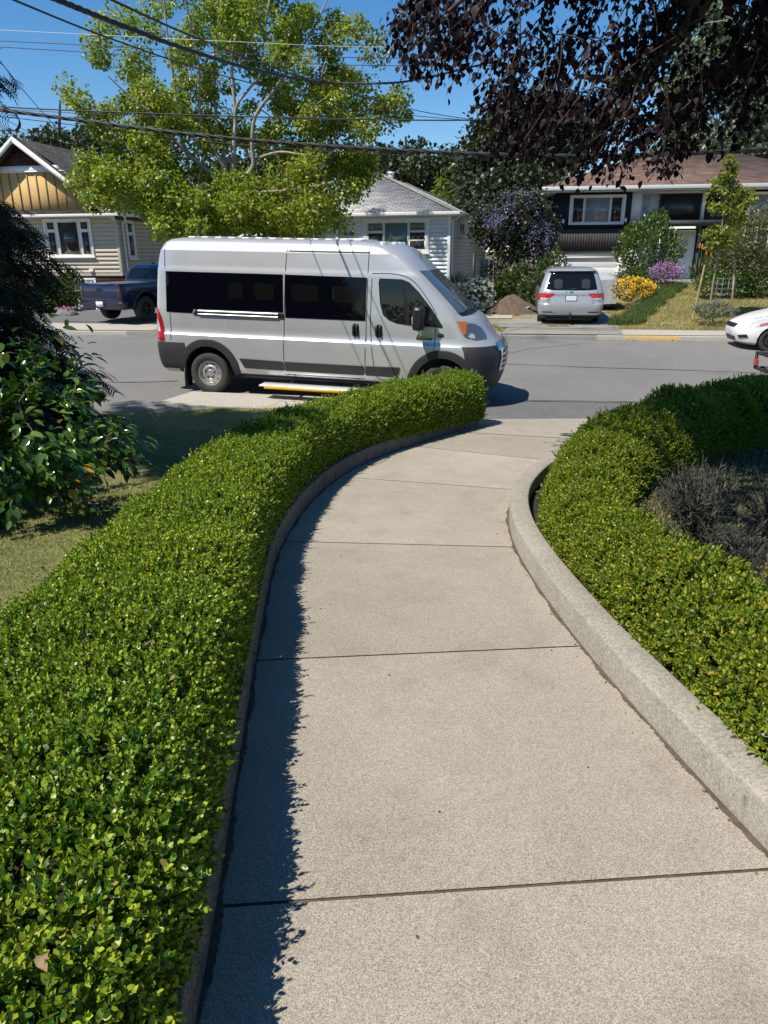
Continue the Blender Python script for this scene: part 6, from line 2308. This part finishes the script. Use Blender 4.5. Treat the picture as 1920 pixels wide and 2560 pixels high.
for q in ([BB + (-.1, .05, 3.2), (6.0, 5.4, 4.6), at(1800, -120, 5.9), at(1752, 10, 5.9), at(1690, 95, 5.9), at(1632, 160, 5.9), at(1560, 205, 6.0), at(1500, 196, 6.1), at(1440, 190, 6.2)],
          [BB + (-.1, .05, 3.5), (5.5, 5.0, 5.0), (3.2, 5.4, 4.6), (1.6, 5.8, 4.0), at(1120, 30, 5.9)],
          [BB + (-.1, .05, 2.6), (6.6, 6.0, 3.6), at(1930, 150, 6.4), at(1800, 190, 6.5), at(1700, 260, 6.5)],
          [BB + (-.1, .05, 4.0), (5.0, 3.2, 5.6), (2.6, 2.8, 5.4)],
          [BB + (-.1, .05, 4.2), (6.5, 7.5, 5.2), (4.2, 9.0, 4.8)]):
    a_, b_ = bough([np.array(v, float) for v in q], .10, .014)
    bn += a_[3:]
    br += b_[3:]
def twig(tip, L):
    """a drooping spray ending near the point tip"""
    tip = np.array(tip) - BB
    side = rng.normal(size=3) * .25
    p0 = tip + np.array([rng.uniform(-.05, .45), rng.uniform(-.2, .2), L])
    s = np.linspace(0, 1, 7)[:, None]
    pts = p0 + (tip - p0) * s + np.array([1, 0, .15]) * .10 * np.sin(s * math.pi) * L + side * s * (1 - s) * .5
    return pts
def twig_leaves(pts, n, size):
    s = rng.uniform(.02, 1, n)
    k = np.linspace(0, 1, len(pts))
    q = np.stack([np.interp(s, k, pts[:, i]) for i in range(3)], 1)
    t = unit(pts[-1] - pts[0])
    a = rng.uniform(0, 2 * math.pi, n)
    sd = np.stack([np.cos(a), np.sin(a), np.zeros(n)], 1)
    P.append(q + sd * .035 + rng.normal(size=(n, 3)) * .03)
    D.append(sd * .75 + t * .5 + np.array([0, 0, -.55]) + rng.normal(size=(n, 3)) * .35)
    Nn.append(np.array([0, 0, 1.]) + sd * .8 + rng.normal(size=(n, 3)) * .5)
    S.append(size * rng.uniform(.6, 1.2, n))
# tips of the visible sprays: photo columns with the height to which the leaves hang
hang = [(960, 60, 130), (985, 120, 215), (1010, 60, 130), (1035, 150, 225), (1055, 80, 215), (1075, 40, 205), (1100, 120, 250), (1125, 60, 215), (1150, 110, 215), (1170, 60, 245), (1195, 150, 290), (1210, 200, 420), (1230, 260, 430), (1250, 150, 450), (1262, 300, 420),
        (1280, 330, 430), (1300, 200, 470), (1320, 330, 440), (1340, 200, 470), (1355, 330, 430), (1380, 220, 445), (1400, 320, 455), (1425, 230, 430), (1445, 300, 470), (1470, 320, 460), (1490, 200, 420), (1505, 300, 470), (1525, 90, 350), (1550, 120, 300), (1575, 60, 235), (1600, 70, 225), (1618, 120, 240),
        (1480, 380, 468), (1540, 380, 465), (1560, 330, 450), (1590, 350, 440), (1620, 330, 470), (1640, 250, 440), (1665, 300, 455), (1690, 220, 440), (1715, 200, 420), (1745, 220, 430), (1770, 160, 400), (1790, 120, 380), (1815, 80, 330), (1840, 60, 300), (1865, 40, 290), (1890, 40, 300), (1915, 60, 310), (1690, 20, 60), (1660, -10, 35), (1740, -10, 45), (1400, 60, 200), (1350, 40, 180), (1280, 30, 190), (1450, 60, 200)]
tg = []
for px, y0, y1 in hang:
    for k in range(4):
        yy = rng.uniform(5.4, 7.6)
        py = y0 + (y1 - y0) * (1 - rng.uniform(0, 1) ** 1.0 * .95)
        tip = at(px + rng.normal() * 16, py, yy)
        L = min(rng.uniform(.45, 1.0), max(.18, (py - y0 + 60) / 1800 * yy))
        pts = twig(tip, L)
        tw.tube(pts, np.linspace(.0055, .0022, 7), 4, 0, False)
        tg.append(pts[0])
        twig_leaves(pts, int(14 + 38 * L), .060)
# unseen crown beyond the frame, filled out with lobes added to shade the bed
out = []
for c, r, n in (((3.2, 5.4, 4.6), (2.6, 1.7, .75), 70), ((6.0, 5.0, 5.2), (2.6, 2.6, 1.3), 80), ((5.0, 7.3, 5.2), (2.4, 1.6, .8), 60), ((7.4, 4.6, 6.5), (2.6, 2.6, 1.5), 60), ((4.4, 3.4, 5.2), (1.9, 1.2, .8), 46), ((3.3, 7.3, 4.9), (1.3, .9, .5), 26), ((2.6, 6.6, 5.3), (1.6, 1.2, .6), 50), ((4.6, 7.4, 5.7), (2.0, 1.4, .6), 50), ((.95, 5.7, 5.7), (.8, .8, .35), 28), ((2.1, 6.2, 4.5), (1.4, 1.2, .5), 60), ((1.3, 6.1, 5.0), (1.2, 1.0, .5), 46), ((4.5, 7.0, 4.7), (2.2, 1.6, .7), 60), ((3.6, 4.6, 4.8), (1.9, 1.4, .8), 50), ((2.1, 2.5, 4.6), (1.5, 1.6, .5), 50), ((.75, 2.8, 5.1), (.8, 1.4, .35), 40), ((3.6, 1.6, 4.8), (1.5, 1.4, .6), 40)):
    out += list(in_ell(n, c, r, .2))
out = [q for q in out]
for q in out:
    for k in range(4):
        tip = q + rng.normal(size=3) * .35
        pts = twig(tip, rng.uniform(.4, .8))
        twig_leaves(pts, 34, .125)
    tg.append(q - BB)
skeleton(tw, bn, br, tg, 0, .005, k=5, wob=.15, n=5, up=.3)
tw.build('trunk', B_dark, BE, smooth=60)
f = MB()
scatter(f, T_oval(.34, .09, .14), np.concatenate(P), np.concatenate(D), np.concatenate(Nn), np.concatenate(S))
f.build('crown', L_beech, BE)

# grey heather-like plants in the shaded bed
L_lav = leafmat('lavender_leaf', [(0, (.020, .022, .015)), (.6, (.042, .043, .032)), (1, (.085, .085, .07))], .8, .1)
spots = [(2.05, 3.0), (2.55, 3.3), (3.1, 3.5), (2.0, 3.75), (2.6, 4.0), (2.1, 4.5), (2.75, 4.7), (3.4, 4.6), (2.35, 5.3), (2.3, 2.4), (2.9, 2.7)]
for i, (x, y) in enumerate(spots):
    z = float(lawn_right_z(x, y))
    if i == 0:
        root = empty('lavender_plant', (x, y, z), (0, 0, 0), 'grey wispy lavender plant in the shaded bed behind the right hedge', 'plant', 'lavender plants in the shaded bed')
        s_ = MB()
        a = rng.uniform(0, 2 * math.pi, 90)
        rr = rng.uniform(.05, .26, 90)
        hh = rng.uniform(.28, .48, 90)
        Pq, Dq = [], []
        for k in range(90):
            d = np.array([math.cos(a[k]) * rr[k], math.sin(a[k]) * rr[k], hh[k]])
            s_.tube([(0, 0, 0), d * .5 + np.array([0, 0, .03]), d], [.003, .0025, .0015], 3, 0, False)
            u = rng.uniform(.25, 1, 16)[:, None]
            Pq.append(d * u + rng.normal(size=(16, 3)) * .012)
            Dq.append(unit(d + rng.normal(size=(16, 3)) * .3))
        s_.build('stems', mat('lavender_stem', (.09, .085, .075), .9), root)
        f = MB()
        Pq, Dq = np.concatenate(Pq), np.concatenate(Dq)
        scatter(f, T_card(.14), Pq, Dq, rdir(len(Pq)), rng.uniform(.025, .05, len(Pq)))
        f.build('foliage', L_lav, root)
        lav = root
    else:
        c = copy_tree(lav)
        c.location = (x, y, z)
        c.rotation_euler = (0, 0, rng.uniform(0, 6.28))
        k = rng.uniform(.8, 1.2)
        c.scale = (k, k, k * rng.uniform(.85, 1.1))
# ------------------------------------------------------------------ overhead wires and small litter
M_wire = mat('wire_black', (.012, .012, .013), .6)
M_wirel = mat('wire_bright', (.42, .44, .47), .5, .3)
def wire(name, label, pts, r, m=M_wire, sag=0., n=30, group='overhead wires across the street', twist=0):
    """pts: photo px, py, metres ahead"""
    P = np.array([at(a, b, y) for a, b, y in pts])
    S = spline(P, n) if len(P) > 2 else P[0] + (P[1] - P[0]) * np.linspace(0, 1, n)[:, None]
    u = np.linspace(0, 1, len(S))
    S[:, 2] -= sag * 4 * u * (1 - u)
    b = MB()
    if twist:
        k = np.linspace(0, 1, len(S) * 6)
        Q = np.stack([np.interp(k, u, S[:, i]) for i in range(3)], 1)
        for ph in (0, 2.1, 4.2):
            o = np.stack([np.zeros(len(k)), np.cos(k * twist + ph), np.sin(k * twist + ph)], 1) * r * .9
            b.tube(Q + o, r, 5)
    else:
        b.tube(S, r, 6)
    o = b.build(name, m)
    return tag(o, label, 'wire', group)
wire('cable', 'thick dark cable bundle running level above the roofs, lowest of the long lines', [(-300, 245, 23.2), (0, 275, 22.6), (500, 338, 21.8), (960, 374, 21.2), (1450, 390, 20.4), (1920, 372, 19.6), (2300, 340, 19)], .028, twist=160)
wire('cable', 'thin slack wire just under the thick dark cable bundle', [(-300, 262, 23.2), (80, 300, 22.6), (500, 352, 21.8), (960, 386, 21.2), (1450, 396, 20.4), (1920, 380, 19.6)], .010)
wire('cable', 'dark cable ending in a splice over the maple, above the thick bundle', [(-300, 240, 23.2), (0, 267, 22.6), (500, 288, 21.8), (960, 299, 21.2), (1200, 300, 20.8), (1450, 292, 20.4), (1920, 280, 19.6)], .018)
wire('cable', 'thin wire hanging just below the spliced cable', [(-300, 250, 23.2), (0, 272, 22.6), (300, 288, 22), (560, 296, 21.7), (900, 300, 21.2)], .008)
wire('cable', 'bright thin wire, highest of the level lines across the sky', [(-300, 60, 23.2), (95, 80, 22.6), (560, 103, 21.8), (960, 118, 21.2), (1450, 108, 20.4), (1760, 58, 19.9), (2200, 0, 19)], .0065, M_wirel)
wire('cable', 'second thin level line below the bright wire', [(-300, 90, 23.2), (100, 107, 22.6), (560, 132, 21.8), (960, 145, 21.2), (1450, 140, 20.4), (1920, 100, 19.6)], .009)
wire('cable', 'third thin level line below the bright wire', [(-300, 100, 23.2), (10, 118, 22.6), (560, 150, 21.8), (960, 164, 21.2), (1450, 160, 20.4), (1920, 125, 19.6)], .009)
wire('service_wire', 'thick twisted service wire sloping from top left into the beech', [(0, -60, 5.2), (145, 0, 5.9), (300, 62, 7.0), (480, 128, 8.7), (640, 175, 12.1), (800, 205, 16.3), (960, 208, 16.1), (1060, 195, 16.9), (1250, 150, 17.9)], .012, twist=120)
wire('service_wire', 'sloping wire from top left reaching the splice, left of the twisted wire', [(-120, -70, 5.9), (35, 0, 6.4), (300, 105, 8.2), (560, 190, 11.8), (800, 248, 17.7), (1000, 285, 19.5), (1190, 302, 21.8)], .008)
wire('service_wire', 'sloping wire right of the twisted service wire, ending at the splice', [(150, -60, 5.9), (280, 0, 6.4), (480, 90, 8.3), (700, 175, 12.6), (900, 240, 15.7), (1060, 280, 20.0), (1200, 302, 21.8)], .009)
wire('service_wire', 'drop wire from the left edge down to the beige house roof', [(-120, 40, 20), (0, 155, 22.5), (60, 228, 24.5), (110, 285, 26.5), (165, 345, 29.5)], .012)
wire('service_wire', 'thin drop wire beside the coiled cable at far left', [(0, 290, 22.6), (60, 325, 25), (110, 355, 28)], .008)
# coil hung on the cable
m = MB()
p0 = at(20, 300, 22.6)
for k in range(5):
    r = .30 - .03 * k
    t = np.linspace(0, 2 * math.pi, 25)
    m.tube(np.stack([r * np.cos(t) + .03 * k, .02 * k + 0 * t, r * .95 * np.sin(t) - .02 * k], 1), .010, 5, 0, False)
m.tube([(0, 0, .3), (.0, 0, .38)], .01, 5)
tag(m.build('cable_coil', M_wire, None, tuple(p0), smooth=60), 'coil of spare cable hanging from the lines at far left', 'cable coil')

# dry leaves
L_dry = mat('dry_leaf', (.15, .088, .04), .8, vs=25, col2=(.26, .175, .095))
def dry(x, y, z, label, group, s=.05):
    tv, tf = T_leaf()
    tv = tv * np.array([1.25, 1, 1]) + np.c_[np.zeros(len(tv)), np.zeros(len(tv)), .35 * np.abs(tv[:, 0]) + .25 * np.sin(tv[:, 1] * 5 + tv[:, 0] * 9) * .4]
    m = MB()
    q = Euler((rng.uniform(-.5, .5), rng.uniform(-.5, .5), rng.uniform(0, 6.28))).to_matrix()
    m.add((tv * s) @ np.array(q).T, [tuple(r) for r in tf])
    tag(m.build('dry_leaf', L_dry, None, (x, y, z)), label, 'dry leaf', group)
for (px, py), lab in (((318, 1560), 'curled tan leaf on the left hedge, uppermost of the near ones'), ((390, 1620), 'pinkish dry leaf on the left hedge near its path side'), ((440, 1708), 'dark brown leaf lying near the path edge of the left hedge'), ((70, 1615), 'tan leaf high on the left part of the near hedge'), ((28, 1918), 'brown leaf at the far left edge of the hedge'),
                      ((110, 2410), 'large brown leaf low in the bottom left of the hedge'), ((700, 1130), 'small dry leaf on the shaded middle of the left hedge')):
    d = pxray(px, py)
    t = (.50 - 1.65) / (d[2] + .072 * d[1])
    p = np.array(EYE) + d * t
    dry(p[0], p[1], p[2] + .022, lab, 'dry leaves on the hedge', .042)
p = (3.0, 13.3)
dry(2.62, 13.45, float(road_z(2.62, 13.45)) + .02, 'tan leaf alone on the road right of the van', None, .10)
dry(-1.42, 11.55, float(road_z(-1.42, 11.55)) + .065, 'small leaf on the pale concrete pad beside the van', None, .06)

# crumbs of leaf and grit along the wall feet and on the path
def crumbs(n):
    y = rng.uniform(.8, 9.0, n)
    e = rng.uniform(0, 1, n)
    xl, xr = np.interp(y, LEFT[:, 1], LEFT[:, 0]), np.interp(y, RIGHT[:, 1], RIGHT[:, 0])
    k = np.where(rng.uniform(0, 1, n) < .72, 1 - np.abs(rng.normal(size=n)) * .045, e)
    x = xl + (xr - xl) * np.clip(k, .02, .985)
    return np.stack([x, y, zp(y) + .004], 1)
P = crumbs(110)
m = MB()
scatter(m, T_oval(.34, .12, .1), P, rdir(110) * np.array([1, 1, .15]), np.array([0, 0, 1.]) + rng.normal(size=(110, 3)) * .25, rng.uniform(.006, .016, 110))
tag(m.build('leaf_litter', leafmat('litter', [(0, (.06, .04, .02)), (.5, (.16, .10, .05)), (.85, (.10, .11, .03)), (1, (.30, .22, .12))], .8, .1)), kind='stuff')
P = np.stack([rng.uniform(-12, 14, 260), np.zeros(260), np.zeros(260)], 1)
P[:, 1] = kerb_y(P[:, 0]) - np.abs(rng.normal(size=260)) * .18 - .02
P[:, 2] = road_z(P[:, 0], P[:, 1]) + .012
m = MB()
scatter(m, T_oval(.34, .12, .1), P, rdir(260) * np.array([1, 1, .15]), np.array([0, 0, 1.]) + rng.normal(size=(260, 3)) * .3, rng.uniform(.02, .06, 260))
tag(m.build('gutter_litter', MATS['litter']), kind='stuff')
